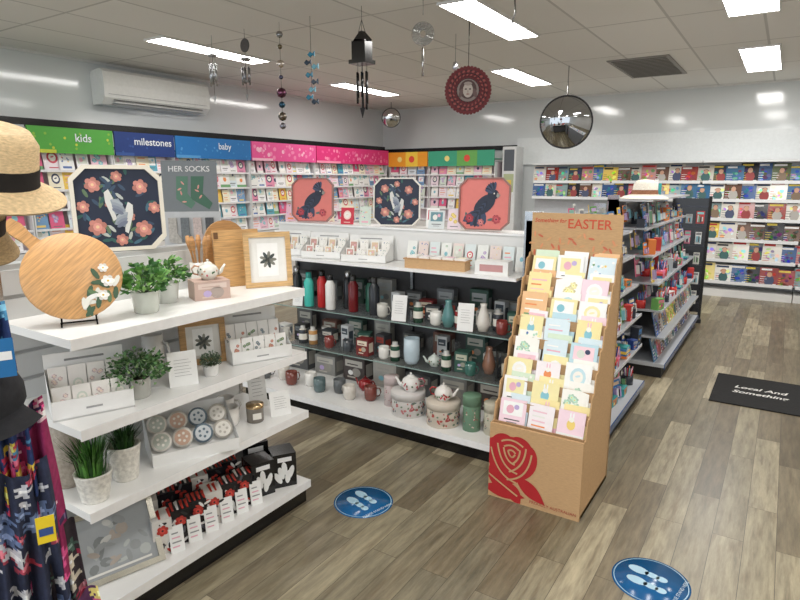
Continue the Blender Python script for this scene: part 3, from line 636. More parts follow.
for x,wd in ((-3.08,.3),(-2.72,.3),(-2.35,.32)):
    thing('card_dispenser','white cardboard counter box of note cards on the top shelf','display box',(x,3.22,1.06),dispenser(wd,.16,.17,.05,0,None),14,group='counter boxes on the top shelf')
    for k in range(8):
        xx,yy=L2W(x,3.22,14,(-.11+(k%4)*.073)*wd/.3,-.03 if k<4 else .03)
        thing('note_card','small note card in a white counter box','card',(xx,yy,1.068),card(.06,.08 if k<4 else .13,(246,244,238),[(196,190,180),(206,160,150),(150,170,160),(226,200,170)][(k*3+1)%4],(k%2)*3+2),(-10,0,14),group='note cards on the top shelf')
for k in range(10):
    thing('note_card','slim pastel card leaning on the white step','card',(-2.05+k*.085,3.3,1.06),card(.07,.15,[(240,242,238),(234,218,212),(224,234,234)][k%3],PAL[(k*5+3)%12],(k*5)%6),(-12,0,6),group='slim cards leaning on the step')
kt=M().box(-.2,-.05,0,.2,.05,.06,(206,168,124),'kraft').box(-.21,-.052,.055,.21,.052,.062,(190,150,106),'kraft')
thing('kraft_tray','low tan cardboard tray of cards','display box',(-1.78,3.17,1.06),kt,6)
for k in range(5): thing('note_card','white card lying in a tan tray','card',(-1.94+k*.08,3.17+k*.008,1.122),M().box(-.035,-.045,0,.035,.045,.012,(246,244,240),'paper').box(-.025,-.03,.012,.025,.03,.0125,PALE[k],'paper'),6,group='cards in the tan tray')
kt=M().box(-.1,-.05,0,.1,.05,.08,(240,240,238),'paper').rect(-.07,.02,.07,.06,-.051,(200,150,150))
thing('display_box','small white counter box of sachets','display box',(-1.4,3.17,1.06),kt,6)
Z2,Z1,Z0=.70,.41,.12
for x,y,c,cp_,h in ((-3.18,3.2,(46,50,56),(30,30,30),.27),(-3.08,3.3,(40,44,46),(30,30,30),.26),(-2.98,3.2,(40,44,46),(190,190,190),.28),(-2.84,3.17,(70,196,182),(40,150,140),.25),(-2.74,3.2,(190,40,44),(30,30,30),.27),(-2.64,3.17,(240,240,238),(40,40,44),.25),(-2.56,3.27,(36,40,46),(200,200,200),.27),(-2.46,3.2,(110,24,30),(60,60,60),.26),(-2.37,3.28,(50,100,84),(30,30,30),.24),(-2.28,3.2,(46,50,56),(60,60,60),.26)):
    nm={70:'teal',190:'red',240:'white',50:'green',110:'maroon'}.get(c[0],'black')
    thing('drink_bottle',nm+' insulated drink bottle on a glass shelf','bottle',(x,y,Z2),bottle(.036,h,c,cp_),0)
BX=[rbox_pack(.09,.08,.12,(30,32,34),(110,116,120),1),rbox_pack(.1,.08,.1,(60,64,68),(206,202,192),2),rbox_pack(.08,.08,.14,(64,66,70),(150,60,50),3),rbox_pack(.1,.08,.09,(230,230,226),(120,130,140),4),rbox_pack(.09,.08,.13,(54,92,80),(196,196,176),5),rbox_pack(.07,.06,.16,(206,210,212),(70,80,90),6),rbox_pack(.1,.07,.12,(120,40,40),(230,220,200),7)]
MU=[mug(.038,.085,(70,76,82)),mug(.038,.09,(206,204,196)),mug(.036,.08,(60,110,100)),mug(.036,.085,(130,54,50)),mug(.038,.085,(230,228,222))]
VA=[vase([(0,0),(.03,0),(.045,.05),(.03,.11),(.018,.15),(.022,.17),(.015,.17),(0,.15)],c,'ceramic') for c in ((90,140,140),(226,222,214),(150,110,90))]
TN=[M().lathe([(0,0),(.032,0),(.032,.1),(.03,.104),(.018,.11),(.018,.13),(0,.132)],[c,c,c,(200,196,186),(190,190,186),(190,190,186)],'gloss',18).lathe([(.0325,.03),(.0325,.075)],(234,230,220),'paper',18).mesh() for c in ((40,80,60),(60,64,70),(150,50,50),(200,150,90))]
WG=[M().lathe([(0,0),(.026,0),(.026,.004),(.004,.01),(.004,.06),(.026,.085),(.03,.11),(.026,.14)],(226,234,236),'glass',16).mesh()]
KN={'m':('mug','mug','glazed stoneware mug'),'b':('gift_box','gift box','small printed gift box'),'v':('vase','vase','glazed ceramic bud vase'),'t':('canister','canister','small labelled canister'),'g':('wine_glass','wine glass','clear stemmed wine glass')}
def put(kind,i,x,y,z,where):
    me={'m':MU,'b':BX,'v':VA,'t':TN,'g':WG}[kind]; me=me[i%len(me)]
    nm,ct,ds=KN[kind]
    thing(nm,ds+' on the '+where,ct,(x,y,z),me,R.uniform(-10,20))
for (x,kind,i,dy) in ((-2.2,'m',1,0),(-2.14,'b',5,.1),(-1.92,'t',0,0),(-1.86,'b',1,.1),(-1.79,'m',4,0),(-1.72,'b',2,.1),(-1.7,'v',0,0),(-1.63,'t',2,.02),(-1.47,'v',1,.02),(-1.4,'t',1,.08),(-1.34,'m',3,0),(-1.28,'b',4,.06),(-2.02,'g',0,.16),(-1.94,'b',6,.16),(-1.8,'g',0,.2),(-1.53,'b',3,.18),(-1.43,'b',5,.2)):
    put(kind,i,x,3.18+dy,Z2,'upper glass shelf')
for x in (-2.04,-1.56): thing('price_card','white price card standing on the glass shelf','sign',(x,3.13,Z2),stand_sign(.1,.17),12)
thing('price_card','white price card standing on the glass shelf','sign',(-2.92,3.13,Z2),stand_sign(.08,.1),14)
for k in range(8): thing('gift_box','slim printed gift box at the rear of the glass shelf','gift box',(-3.12+k*.25,3.48,Z2),rbox_pack(.13,.06,[.2,.14,.18][k%3],[(86,90,92),(120,124,128),(60,90,80),(170,170,166)][k%4],(170,176,178),k),0,group='slim boxes at the rear of the upper glass shelf')
for k,(x,kind,i,dy) in enumerate(((-3.2,'b',3,.1),(-3.1,'m',1,0),(-3.0,'b',0,.08),(-2.92,'t',1,0),(-2.84,'t',3,.02),(-2.76,'b',1,.12),(-2.67,'m',3,0),(-2.58,'b',5,.1),(-2.5,'m',0,0),(-2.42,'b',4,.1),(-2.35,'b',6,.0),(-2.26,'b',2,.1),(-2.19,'m',4,0),(-2.1,'t',0,0),(-1.71,'t',0,0),(-1.62,'b',4,.06),(-1.54,'m',2,0),(-1.46,'v',2,.1),(-2.88,'m',4,.22),(-1.94,'g',0,.2),(-1.74,'g',0,.2),(-2.08,'b',0,.2),(-1.85,'b',5,.22),(-1.5,'b',3,.24))):
    put(kind,i,x,3.18+dy,Z1,'lower glass shelf')
thing('milk_jug','white ceramic jug with blue flowers on the lower glass shelf','jug',(-1.98,3.2,Z1),mug(.055,.17,(200,218,228)),150)
thing('teapot','pale teapot on the lower glass shelf','teapot',(-1.82,3.22,Z1),teapot(.045,(206,214,206),(120,150,130)),20)
thing('lantern','black metal lantern with a candle inside','lantern',(-1.33,3.24,Z1),lantern(.12,.26,(26,28,28)),20)
for k in range(8): thing('gift_box','printed gift box at the rear of the lower glass shelf','gift box',(-3.14+k*.25,3.48,Z1),rbox_pack(.14,.06,[.18,.12,.16][k%3],[(96,98,98),(120,84,74),(66,92,84),(150,150,146)][k%4],(180,180,170),k),0,group='boxes at the rear of the lower glass shelf')
thing('hat_box','round white floral keepsake box','keepsake box',(-1.92,3.06,Z0),hatbox(.11,.155,(236,232,228),(200,130,130),110),0)
thing('teapot','white floral teapot on a round keepsake box','teapot',(-1.9,3.06,Z0+.155),teapot(.062,(240,238,234),(190,110,120)),20)
thing('hat_box','round cream floral keepsake box','keepsake box',(-1.65,3.04,Z0),hatbox(.105,.15,(232,220,204),(190,90,80),110),0)
thing('teapot','white teapot with red trim on a round keepsake box','teapot',(-1.65,3.04,Z0+.15),teapot(.057,(240,236,230),(190,60,60)),200)
thing('floral_tin','tall cylindrical green floral tin on the base shelf','tin',(-1.46,3.05,Z0),hatbox(.055,.22,(120,156,130),(240,210,200),90),0)
thing('floral_tin','cylindrical cream floral tin on the base shelf','tin',(-1.33,3.07,Z0),hatbox(.055,.19,(220,214,194),(120,150,120),90),0)
thing('floral_tin','small cylindrical pink floral tin on the base shelf','tin',(-2.09,3.12,Z0),hatbox(.05,.2,(222,206,204),(180,100,110),90),0)
for k in range(8):
    x=-3.2+k*.135
    thing('tea_cup','small patterned mug standing on the base shelf','cup',(x,3.05+.06*(k%2),Z0),mug(.045,.1,[(90,94,96),(216,210,200),(120,60,50),(230,228,222),(90,110,112)][k%5]),R.uniform(0,180))
thing('serving_dish','red lidded dish on the base shelf','dish',(-2.4,3.25,Z0),teapot(.055,(150,30,34),(120,20,24),False),0)
for k in range(7): thing('gift_box','large printed gift box at the rear of the base shelf','gift box',(-3.15+k*.28,3.42,Z0),rbox_pack(.2,.12,[.2,.15,.18][k%3],[(100,102,104),(150,150,146),(80,72,70),(190,188,180)][k%4],(200,196,186),k),0,group='boxes at the rear of the base shelf')

# ------------------------------------------------------------ EASTER CARD STAND
SX0,SX1=-1.14,-.67; KC=(200,162,118)
def side(x):
    pts=[(2.62,0),(3.12,0),(3.12,1.22),(3.05,1.22)]
    n=8
    for k in range(n,-1,-1):
        y=2.64+.40*k/n; z=.4+.8*k/n
        pts.append((y,z+.0)); 
        if k: pts.append((y-.035,z-.01))
    pts.append((2.62,.4))
    m=M(); nn=len(pts)
    vs=[(x,y,z) for y,z in pts]+[(x+.006,y,z) for y,z in pts]
    return m.add(vs,[tuple(range(nn)),tuple(range(nn,2*nn))[::-1]]+[(k,k+nn,(k+1)%nn+nn,(k+1)%nn) for k in range(nn)],KC,'kraft')
fp=M().box(SX0,2.6,0,SX1,2.615,.4,KC,'kraft').box(SX0,2.615,0,SX1,3.1,.02,KC,'kraft')
red=(182,34,40); rx,rz=SX0+.12,.24; yy=2.5985
def band(m,pts,wd,y,col):
    for i in range(len(pts)-1):
        (x0,z0),(x1,z1)=pts[i],pts[i+1]; l=math.hypot(x1-x0,z1-z0) or 1; nx,nz=-(z1-z0)/l*wd/2,(x1-x0)/l*wd/2
        m.poly([(x0+nx,z0+nz),(x0-nx,z0-nz),(x1-nx,z1-nz),(x1+nx,z1+nz)],y,col,'kraft')
def bez(a,b,c,n=12): return [((1-t)**2*a[0]+2*t*(1-t)*b[0]+t*t*c[0],(1-t)**2*a[1]+2*t*(1-t)*b[1]+t*t*c[1]) for t in [i/n for i in range(n+1)]]
rose=M()
for dx,dz,ra,rb,rot in ((0,.0,.1,.11,0),(-.07,-.01,.07,.1,.35),(.06,-.01,.07,.1,-.35),(-.05,.06,.065,.055,.5),(.045,.06,.065,.055,-.5),(-.03,-.09,.1,.06,.2)):
    rose.disc(rx+dx,rz+dz,ra,rb,yy,red,n=28,rot=rot); yy-=.00005
for cx_,cz_,l,a in ((-.13,-.12,.2,-.5),(.02,-.09,.2,-.62),(-.16,-.19,.24,-.04),(-.02,-.13,.14,-1.0)):
    P2=[(l*k/12,.036*math.sin(pi*k/12)) for k in range(13)]+[(l*k/12,-.036*math.sin(pi*k/12)) for k in range(11,0,-1)]
    rose.poly([(rx+cx_+x*math.cos(a)-z*math.sin(a),rz+cz_+x*math.sin(a)+z*math.cos(a)) for x,z in P2][::-1],yy,red); yy-=.00008
W1=.009
P=lambda *q:[(rx+a,rz+b_) for a,b_ in q]
for a,b_,c in (((-.11,.03),(-.075,-.12),(.03,-.13)),((.105,.04),(.09,-.1),(-.02,-.125)),((-.075,.06),(-.055,-.07),(.035,-.08)),((.075,.065),(.07,-.04),(-.01,-.08)),((-.055,.075),(0,.11),(.06,.07)),((-.042,.045),(-.03,-.03),(.02,-.035)),((.044,.05),(.045,.0),(.01,-.03)),((-.04,.05),(0,.078),(.038,.047)),((-.018,.03),(0,-.02),(.02,.02)),((-.02,.03),(.0,.05),(.022,.025)),((-.15,-.1),(-.06,-.15),(.04,-.2))):
    band(rose,bez(*P(a,b_,c)),W1,yy-.0006,KC); yy-=.00002
rose.v=[(max(SX0+.0008,x),y,max(.002,z)) for x,y,z in rose.v]
txt=M().text('PROUDLY AUSTRALIAN',.022,SX1-.13,.03,2.5975,(170,60,50))
hdr=M().box(SX0,3.07,1.2,SX1,3.08,1.43,KC,'kraft').text('EASTER',.068,SX0+.305,1.375,3.0685,(206,84,56),bold=.0008).text('Something for',.03,SX0+.1,1.39,3.0685,(200,84,60),shear=.2,bold=.0005)
for k in range(40): leafs(hdr,SX0+.02+.045*(k%10),1.2+.034*(k//10),.03,3.0683-.00002*k,k*1.1,[(220,150,106),(206,110,80),(210,160,112)][k%3])
stp=[]
for k in range(8):
    y=2.64+.05*k; z=.38+.1*k
    stp.append(('tier',M().box(SX0+.006,y,z-.03,SX1-.006,y+.006,z+.02,tuple(int(c*.93) for c in KC),'kraft').box(SX0+.006,y+.006,z-.012,SX1-.006,y+.055,z-.008,KC,'kraft')))
bk=M().box(SX0,3.1,0,SX1,3.11,1.24,KC,'kraft')
thing('cardboard_card_stand','brown cardboard stand with red rose emblem full of Easter cards','card stand',(0,0,0),[('front_panel',fp),('side_panel',side(SX0-.001)),('side_panel',side(SX1-.006)),('back_panel',bk),('header',hdr,'brown header with red Easter lettering'),('rose_emblem',rose,'bold solid red rose'),('lettering',txt)]+stp)
EC=[((252,252,250),(246,236,180)),((250,238,180),(252,252,250)),((252,244,246),(246,204,216)),((250,234,170),(248,196,208)),((224,240,246),(252,252,250)),((252,250,242),(190,224,200)),((196,226,236),(250,216,224)),((250,222,232),(252,252,250)),((250,248,240),(240,186,160)),((220,236,212),(252,250,242)),((242,196,146),(252,248,236)),((252,252,248),(200,228,236))]
ECM=[card(.128,.14,a,b_,k*7+i) for i,(a,b_) in enumerate(EC) for k in range(3)]
rr=random.Random(11)
order=[1,0,4, 3,0,7, 10,1,0, 1,4,3, 5,4,6, 1,2,11, 0,1,5, 6,3,0]
for k in range(8):
    y=2.655+.05*k; z=.385+.1*k
    for j in range(3):
        i=order[(7-k)*3+j]
        if k==0: i=[7,2,7][j]
        me=ECM[i*3+rr.randint(0,2)]
        s=rr.uniform(.94,1.08)
        thing('easter_card','pastel Easter greeting card in a cardboard stand','greeting card',(SX0+.085+j*.15+rr.uniform(-.01,.006),y,z-.007),me,(-16,0,rr.uniform(-5,5)),group='Easter cards in the cardboard stand',scale=(s,1,rr.uniform(.9,1.1)))
        thing('easter_card','pastel Easter greeting card in a cardboard stand','greeting card',(SX0+.1+j*.15,y+.018,z-.007),ECM[rr.randrange(len(ECM))],(-16,0,rr.uniform(-5,5)),group='Easter cards in the cardboard stand',scale=(.98,1,1.16))

# ------------------------------------------------------------ RIGHT SIDE GONDOLAS (face +X)
def side_gondola(y0,y1,x0,x1,levels,h):
    ps=[('spine',M().box(x0-.08,y0,0,x0,y1,h,(150,154,160),'white')),('base_deck',M().box(x0,y0,.09,x1,y1,.12,(190,194,200),'white').box(x1,y0,.08,x1+.006,y1,.122,(60,90,140),'gloss')),('kickboard',M().box(x0,y0+.01,0,x1-.02,y1-.01,.09,(24,24,26)))]
    for z,xe in levels: ps.append(('shelf',M().box(x0,y0,z-.014,xe,y1,z,(170,174,180),'white').box(xe,y0,z-.016,xe+.006,y1,z+.004,(214,218,224),'gloss')))
    for y in (y0,y1-.025): ps.append(('upright',M().box(x0-.09,y,0,x0-.0,y+.025,h+.05,(170,174,178),'metal')))
    return ps
def blister(w,h,col,toy,seed):
    r=random.Random(seed); m=M().box(-w/2,-.002,0,w/2,.002,h,col,'gloss'); m.rect(-w*.4,h*.75,w*.4,h*.92,-.003,tuple(255-c//2 for c in col))
    m.disc(0,h*.94,w*.06,w*.03,-.0035,(40,40,40),n=8)
    for k in range(4): m.box(-w*.35+k*w*.18,-.022,h*r.uniform(.1,.2),-w*.22+k*w*.18,-.002,h*r.uniform(.5,.68),toy[k%len(toy)],'gloss')
    return m.mesh()
def tub(r,h,col,seed):
    q=random.Random(seed); m=M().lathe([(0,0),(r,0),(r,h),(r*.92,h),(r*.92,h*.2),(0,h*.2)],col,'gloss',14)
    for k in range(12):
        a=k*.52; x,y=r*.6*math.cos(a),r*.6*math.sin(a); m.tube([(x*.6,y*.6,h*.2),(x*1.3,y*1.3,h*q.uniform(1.5,2))],.004,q.choice(PAL+[(30,60,140),(180,30,40),(20,20,20)]),'gloss',5)
    return m.mesh()
def stack(seed):
    q=random.Random(seed); m=M(); z=0
    for k in range(q.randint(3,6)):
        w,h=q.uniform(.045,.06),q.uniform(.008,.022); dx=q.uniform(-.008,.008)
        m.box(-w+dx,-.045,z,w+dx,.045,z+h,q.choice(DK),'paper'); m.rect(-w*.7+dx,z+h*.3,w*.3+dx,z+h*.7,-.0456,(240,240,236)); z+=h+.0005
    return m.mesh()
DK=[(40,70,140),(240,240,238),(50,54,64),(70,130,190),(206,56,52),(180,184,188),(60,160,160),(244,206,80),(226,120,150),(110,170,90),(236,234,226),(230,130,60)]
BL=[blister(R.uniform(.06,.1),R.uniform(.1,.16),DK[(k*5)%12],[PAL[(k*3)%12],PAL[(k*5+2)%12],(50,50,56)],k) for k in range(18)]
PKS=[rbox_pack(R.uniform(.05,.12),.06,R.uniform(.04,.16),DK[(k*5+1)%12],DK[(k*7+4)%12],k) for k in range(18)]
TB=[tub(.04,.07,DK[k*2],k) for k in range(5)]
STK=[stack(k) for k in range(6)]
G1=[(.4,-.8),(.63,-.82),(.85,-.86),(1.06,-.9),(1.24,-.93)]
thing('gondola_shelf_unit','grey gondola of packaged toys and stationery','shelf unit',(0,0,0),side_gondola(3.14,4.55,-1.12,-.76,G1,1.38))
g2=side_gondola(5.05,7.2,-1.15,-.7,[(.34,-.72),(.56,-.76),(.78,-.8),(1.0,-.86),(1.22,-.92)],1.43)
g2.append(('top_shelf',M().box(-1.24,5.05,1.43,-.9,7.2,1.445,(206,208,212),'white')))
thing('gondola_shelf_unit','grey gondola with sloped shelves of stationery and magazines','shelf unit',(0,0,0),g2)
def stock(levels,y0,y1,where,pitch,seed,tall):
    r=random.Random(seed)
    for li,(z,xe) in enumerate(levels):
        for row in (0,1):
            y=y0+.06
            while y<y1-.04:
                x=xe-.05-.12*row; t=r.random()
                if t<.08 and row==0: y+=pitch; continue
                if li>=len(levels)-2: t=t*.62
                yy_=y+r.uniform(-.012,.012)
                if t<.48:
                    thing('blister_pack','small hanging pack of coloured stationery pieces','blister pack',(x+r.uniform(-.015,.01),yy_,z+(.0 if row==0 else .04)),r.choice(BL),(-8,0,90+r.uniform(-18,18)),group='blister packs on the '+where,scale=r.uniform(.85,tall))
                elif t<.78:
                    thing('stationery_pack','small colourful boxed item facing the aisle','stationery box',(x+r.uniform(-.01,.015),yy_,z),r.choice(PKS),90+r.uniform(-22,22),group='boxed items on the '+where)
                elif t<.9:
                    thing('notebook_stack','small stack of coloured notebooks','notebooks',(x,yy_,z),r.choice(STK),90+r.uniform(-14,14),group='notebook stacks on the '+where)
                else:
                    thing('pen_tub','round tub of coloured pens on a shelf','pen tub',(x,yy_,z),r.choice(TB),0,group='pen tubs on the '+where)
                y+=pitch*r.uniform(.8,1.25)
stock([(.12,-.8)]+G1,3.14,4.55,'near gondola',.12,3,1.2)
stock([(.56,-.76),(.78,-.8),(1.0,-.86),(1.22,-.92)],5.05,7.2,'far gondola',.135,5,1.25)
for z,xe in ((.12,-.72),(.34,-.72)):
    for k in range(12): thing('magazine','glossy magazine standing on a gondola shelf','magazine',(xe-.06,5.16+k*.175,z),R.choice(MAGS),(-14,0,90),group='magazines on the far gondola',scale=(1,1,.78))
for k in range(7): thing('wrap_roll','roll of gift wrap standing on the gondola top','gift wrap',(-1.17,5.75+k*.2,1.446),M().lathe([(0,0),(.02,0),(.02,.12+.02*(k%3)),(0,.12+.02*(k%3))],DK[(k*5)%12],'gloss',10),0,group='gift wrap rolls on the gondola top')
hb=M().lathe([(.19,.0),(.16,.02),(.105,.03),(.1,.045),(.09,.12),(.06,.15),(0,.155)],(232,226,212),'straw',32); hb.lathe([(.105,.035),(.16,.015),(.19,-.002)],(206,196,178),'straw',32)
thing('sun_hat','pale woven sun hat with brown band on the gondola top','hat',(-1.0,5.28,1.45),[('crown_and_brim',hb),('band',M().lathe([(.105,.033),(.102,.05),(.099,.07)],(150,104,76),'cloth',32))],(0,0,0))
wr=M().box(-.2,-.14,0,.2,.14,.04,(24,24,26)).box(-.2,-.02,.04,-.17,.02,1.42,(26,26,28)).box(.17,-.02,.04,.2,.02,1.42,(26,26,28)).box(-.17,-.01,.1,.17,.01,1.4,(34,34,38),'gloss')
for k in range(6): wr.box(-.17,-.016,.2+k*.22,.17,-.011,.215+k*.22,(70,70,74),'metal')
thing('wire_rack','black wire display rack of hanging accessories','wire rack',(-.9,7.45,0),wr,10)
for k in range(15):
    thing('hanging_accessory','small accessory pack hanging on a dark rack','accessory',(-1.02+(k%3)*.11,7.395+(k%3)*.02,.2+(k//3)*.23),BL[(k*7)%18],10,group='packs on the wire rack')

# sock display
sk=M().box(-.2,-.02,.9,.2,.02,1.3,(200,202,204)).box(-.25,-.2,0,.25,.2,.9,(214,214,212),'white')
hd=M().box(-.19,-.012,1.3,.19,.0,1.66,(124,130,134),'paper').text('HER SOCKS',.055,0,1.6,-.014,(226,226,226),bold=.0008)
hd.poly([(.01,1.55),(.1,1.55),(.085,1.43),(.15,1.36),(.125,1.315),(.0,1.39)][::-1],-.0145,(70,110,90)); hd.poly([(-.09,1.55),(-.01,1.55),(-.02,1.43),(.03,1.36),(.0,1.32),(-.1,1.39)][::-1],-.0148,(90,130,110))
for k in range(7): leafs(hd,-.06+.12*(k%2),1.37+k*.024,.03,-.0155,k*.9,(226,160,150))
thing('sock_display_stand','sock display stand with grey printed header card','display stand',(-3.8,2.95,0),[('body',sk),('header',hd)],42,scale=1.05)
SO=[M().prism([(-.03,0),(.03,0),(.03,-.12),(.07,-.17),(.05,-.2),(-.03,-.18)][::-1],-.006,.006,c,'cloth').mesh() for c in ((190,186,180),(120,126,130),(206,190,186),(90,92,96))]
for k in range(4):
    x,y=L2W(-3.8,2.95,42,-.14+.09*k,-.04); thing('sock_pair','folded pair of pale patterned socks hanging on a display','socks',(x,y,1.32),SO[k],42,group='socks on the display stand')

# ------------------------------------------------------------ hanging things
def string(m,z1,z0,x=0,y=0,col=(60,60,60)): m.tube([(x,y,z0),(x,y,z1)],.0022,col,'matte',4)
def chime(tc_,bc,n,l,top,z,disc_r=.06):
    st=M(); string(st,0,-z)
    bd=M().lathe([(0,-z),(disc_r,-z-.01),(disc_r,-z-.03),(0,-z-.03)],tc_,'metal',16)
    out=[('cord',st),('top_disc',bd)]
    for k in range(n):
        tb=M(); a=2*pi*k/n; x,y=disc_r*.75*math.cos(a),disc_r*.75*math.sin(a); ll=l*(.8+.2*((k*3)%n)/n)
        tb.tube([(x,y,-z-.03),(x,y,-z-.09)],.001,(80,80,80)); tb.tube([(x,y,-z-.09),(x,y,-z-.09-ll)],.0075,bc,'metal',7); out.append(('tube',tb))
    cl=M(); string(cl,-z-.03,-z-l-.16); cl.lathe([(0,-z-.2),(.03,-z-.2),(.03,-z-.215),(0,-z-.215)],tc_,'matte',12); cl.prism([(-.02,-z-l-.16),(0,-z-l-.22),(.02,-z-l-.16)][::-1],-.002,.002,tc_)
    return out+[('clapper',cl)]
thing('wind_chime','silver tubular wind chime hanging from the ceiling','wind chime',(-4.7,4.0,CH),chime((170,170,170),(190,192,196),5,.22,0,.16,.04))
cc=chime((150,150,150),(150,150,154),5,.16,0,.24,.045)
cc.append(('ornament',M().disc(0,-.14,.055,.06,-.003,(120,120,124),'metal',20).disc(0,-.14,.055,-.06,.003,(120,120,124),'metal',20)))
thing('wind_chime','wind chime with a round pewter ornament','wind chime',(-4.26,4.0,CH),cc)
m=M(); string(m,0,-.8); ps=[('cord',m)]
for z,r,c in ((.1,.03,(150,150,150)),(.2,.022,(120,110,90)),(.34,.035,(210,200,190)),(.45,.02,(90,90,110)),(.58,.045,(110,70,90)),(.68,.03,(60,90,110)),(.78,.04,(130,120,110)),(.86,.03,(150,150,160))):
    ps.append(('bead',M().lathe([(0,-z-r),(r*.7,-z-r*.7),(r,-z),(r*.7,-z+r*.7),(0,-z+r)],c,'metal',10)))
thing('hanging_ornament','string of metal beads and glass suncatchers','hanging ornament',(-3.83,4.0,CH),ps)
m=M(); string(m,0,-.7); ps=[('cord',m)]
for k,(x,z) in enumerate(((0,.3),(-.04,.36),(.04,.4),(-.03,.46),(.03,.52),(0,.58),(-.03,.64),(.03,.68))):
    ps.append(('fish',M().prism([(x-.035,-z),(x-.01,-z-.022),(x+.02,-z-.004),(x+.04,-z-.022),(x+.04,-z+.022),(x+.02,-z+.004),(x-.01,-z+.022)],-.006,.006,[(50,130,160),(40,60,80),(120,180,200)][k%3],'gloss')))
thing('hanging_ornament','hanging string of blue glass fish shapes','hanging ornament',(-3.48,4.0,CH),ps)
m=M(); string(m,0,-.22); m.tube([(0,0,-.1),(-.05,0,-.24)],.002,(20,20,20)); m.tube([(0,0,-.1),(.05,0,-.24)],.002,(20,20,20))
b2=M().box(-.065,-.05,-.4,.065,.05,-.26,(22,20,20),'gloss').lathe([(.1,-.26),(.03,-.19),(0,-.18)],(28,26,26),'gloss',4,sm=False).box(-.08,-.07,-.43,.08,.07,-.4,(22,20,20),'gloss')
ps=[('cord',m),('top',b2)]
for k in range(6):
    tb=M(); x=-.055+k*.022; tb.tube([(x,.02*(-1)**k,-.43),(x,.02*(-1)**k,-.5)],.0012,(20,20,20)); tb.tube([(x,.02*(-1)**k,-.49),(x,.02*(-1)**k,-.68-.05*(k%3))],.009,(24,22,24),'gloss',7); ps.append(('tube',tb))
tb=M(); tb.tube([(0,0,-.43),(0,0,-.8)],.0015,(20,20,20)); tb.prism([(-.025,-.76),(0,-.84),(.025,-.76)][::-1],-.003,.003,(24,22,24)); ps.append(('clapper',tb))
thing('wind_chime','black metal pagoda wind chime hanging from the ceiling','wind chime',(-2.95,4.0,CH),ps)
def spinner(r,col,hole,rings,spokes,mt='gloss'):
    m=M()
    for k in range(rings):
        r0=r*(1-k*.12); o=[(r0*math.cos(2*pi*i/36),r0*math.sin(2*pi*i/36)) for i in range(36)]; q=[(x*(1-.07*r/r0),z*(1-.07*r/r0)) for x,z in o]
        m.ring(o,q,-.003-.004*(k%2),.003+.004*(k%2),col,mt)
    for i in range(spokes):
        a=2*pi*i/spokes; b=a+.22; r0,r1=hole,r*.97
        Q=[(r0*math.cos(a),r0*math.sin(a)),(r1*math.cos(b),r1*math.sin(b)),(r1*math.cos(b+.1),r1*math.sin(b+.1)),(r0*math.cos(a+.12),r0*math.sin(a+.12))]
        m.poly(Q,-.001,col,mt); m.poly(Q[::-1],.001,col,mt)
    return m
m=M(); m.tube([(0,0,-.33),(0,0,-.005)],.004,(30,26,26),'metal')
s1=spinner(.15,(96,20,26),.075,4,24,'matte')
s1.disc(0,0,.14,.14,.002,(40,8,12),n=36).disc(0,0,.14,-.14,.0025,(40,8,12),n=36)
for i in range(24):
    a=2*pi*i/24
    for q,s in ((.105,.009),(.13,.012)): s1.disc(q*math.cos(a+q*8),q*math.sin(a+q*8),s,s*.7,-.0085,(150,70,66),'matte',n=7,rot=a)
for i in range(40):
    a=2*pi*i/40; s1.disc(.155*math.cos(a),.155*math.sin(a),.014,.014,-.004,(100,20,26),'matte',n=7); s1.disc(.155*math.cos(a),.155*math.sin(a),.014,-.014,.004,(100,20,26),'matte',n=7)
fc=M().disc(0,0,.078,.078,-.009,(130,116,110),'paper',24).disc(0,0,.078,-.078,.009,(130,116,110),'paper',24)
fc.disc(0,.006,.062,.066,-.01,(74,50,48),n=16).disc(0,.0,.036,.05,-.0105,(180,168,158),n=16)
for sx in (-1,1):
    fc.disc(sx*.015,.008,.009,.005,-.0112,(50,40,40),n=8); fc.disc(sx*.05,-.02,.014,.035,-.0107,(100,76,72),n=8,rot=sx*.3)
fc.disc(0,-.008,.004,.012,-.0112,(150,136,126),n=6).disc(0,-.026,.012,.004,-.0112,(120,60,60),n=8).disc(0,.045,.03,.014,-.011,(150,136,128),n=8)
s1.v=[(x,y,z-.7+.0) for x,y,z in s1.v]; fc.v=[(x,y,z-.7) for x,y,z in fc.v]
m2=M(); m2.tube([(0,0,-.54),(0,0,-.33)],.0025,(40,30,30),'metal')
thing('wind_spinner','dark maroon metal wind spinner disc with an engraved face','wind spinner',(-2.01,4.0,CH),[('rod',m),('disc',s1),('medallion',fc,'grey engraved centre'),('hook',m2)],24)
m=M(); string(m,0,-.13); s1=spinner(.085,(150,150,146),.02,6,16,'metal'); s1.v=[(x,y,z-.26) for x,y,z in s1.v]; s2=M().tube([(0,0,-.36),(0,0,-.56)],.009,(190,190,190),'metal').tube([(0,0,-.345),(0,0,-.36)],.002,(90,90,90))
thing('wind_spinner','silver spiral wind spinner with a hanging rod','wind spinner',(-2.42,4.05,CH),[('cord',m),('disc',s1),('rod',s2)],24)
m=M(); string(m,0,-.12); m.tube([(0,0,-.1),(.01,0,-.2),(-.01,0,-.26),(.01,0,-.3)],.006,(150,150,150),'metal')
thing('hanging_ornament','thin silver twist hanging from the ceiling','hanging ornament',(-1.72,4.1,CH),m)
m=M(); string(m,0,-.25); m.lathe([(0,-.34),(.03,-.3),(.02,-.25),(0,-.24)],(200,200,205),'metal',10)
thing('hanging_ornament','small silver bell hanging from the ceiling','hanging ornament',(-2.75,5.2,CH),m)

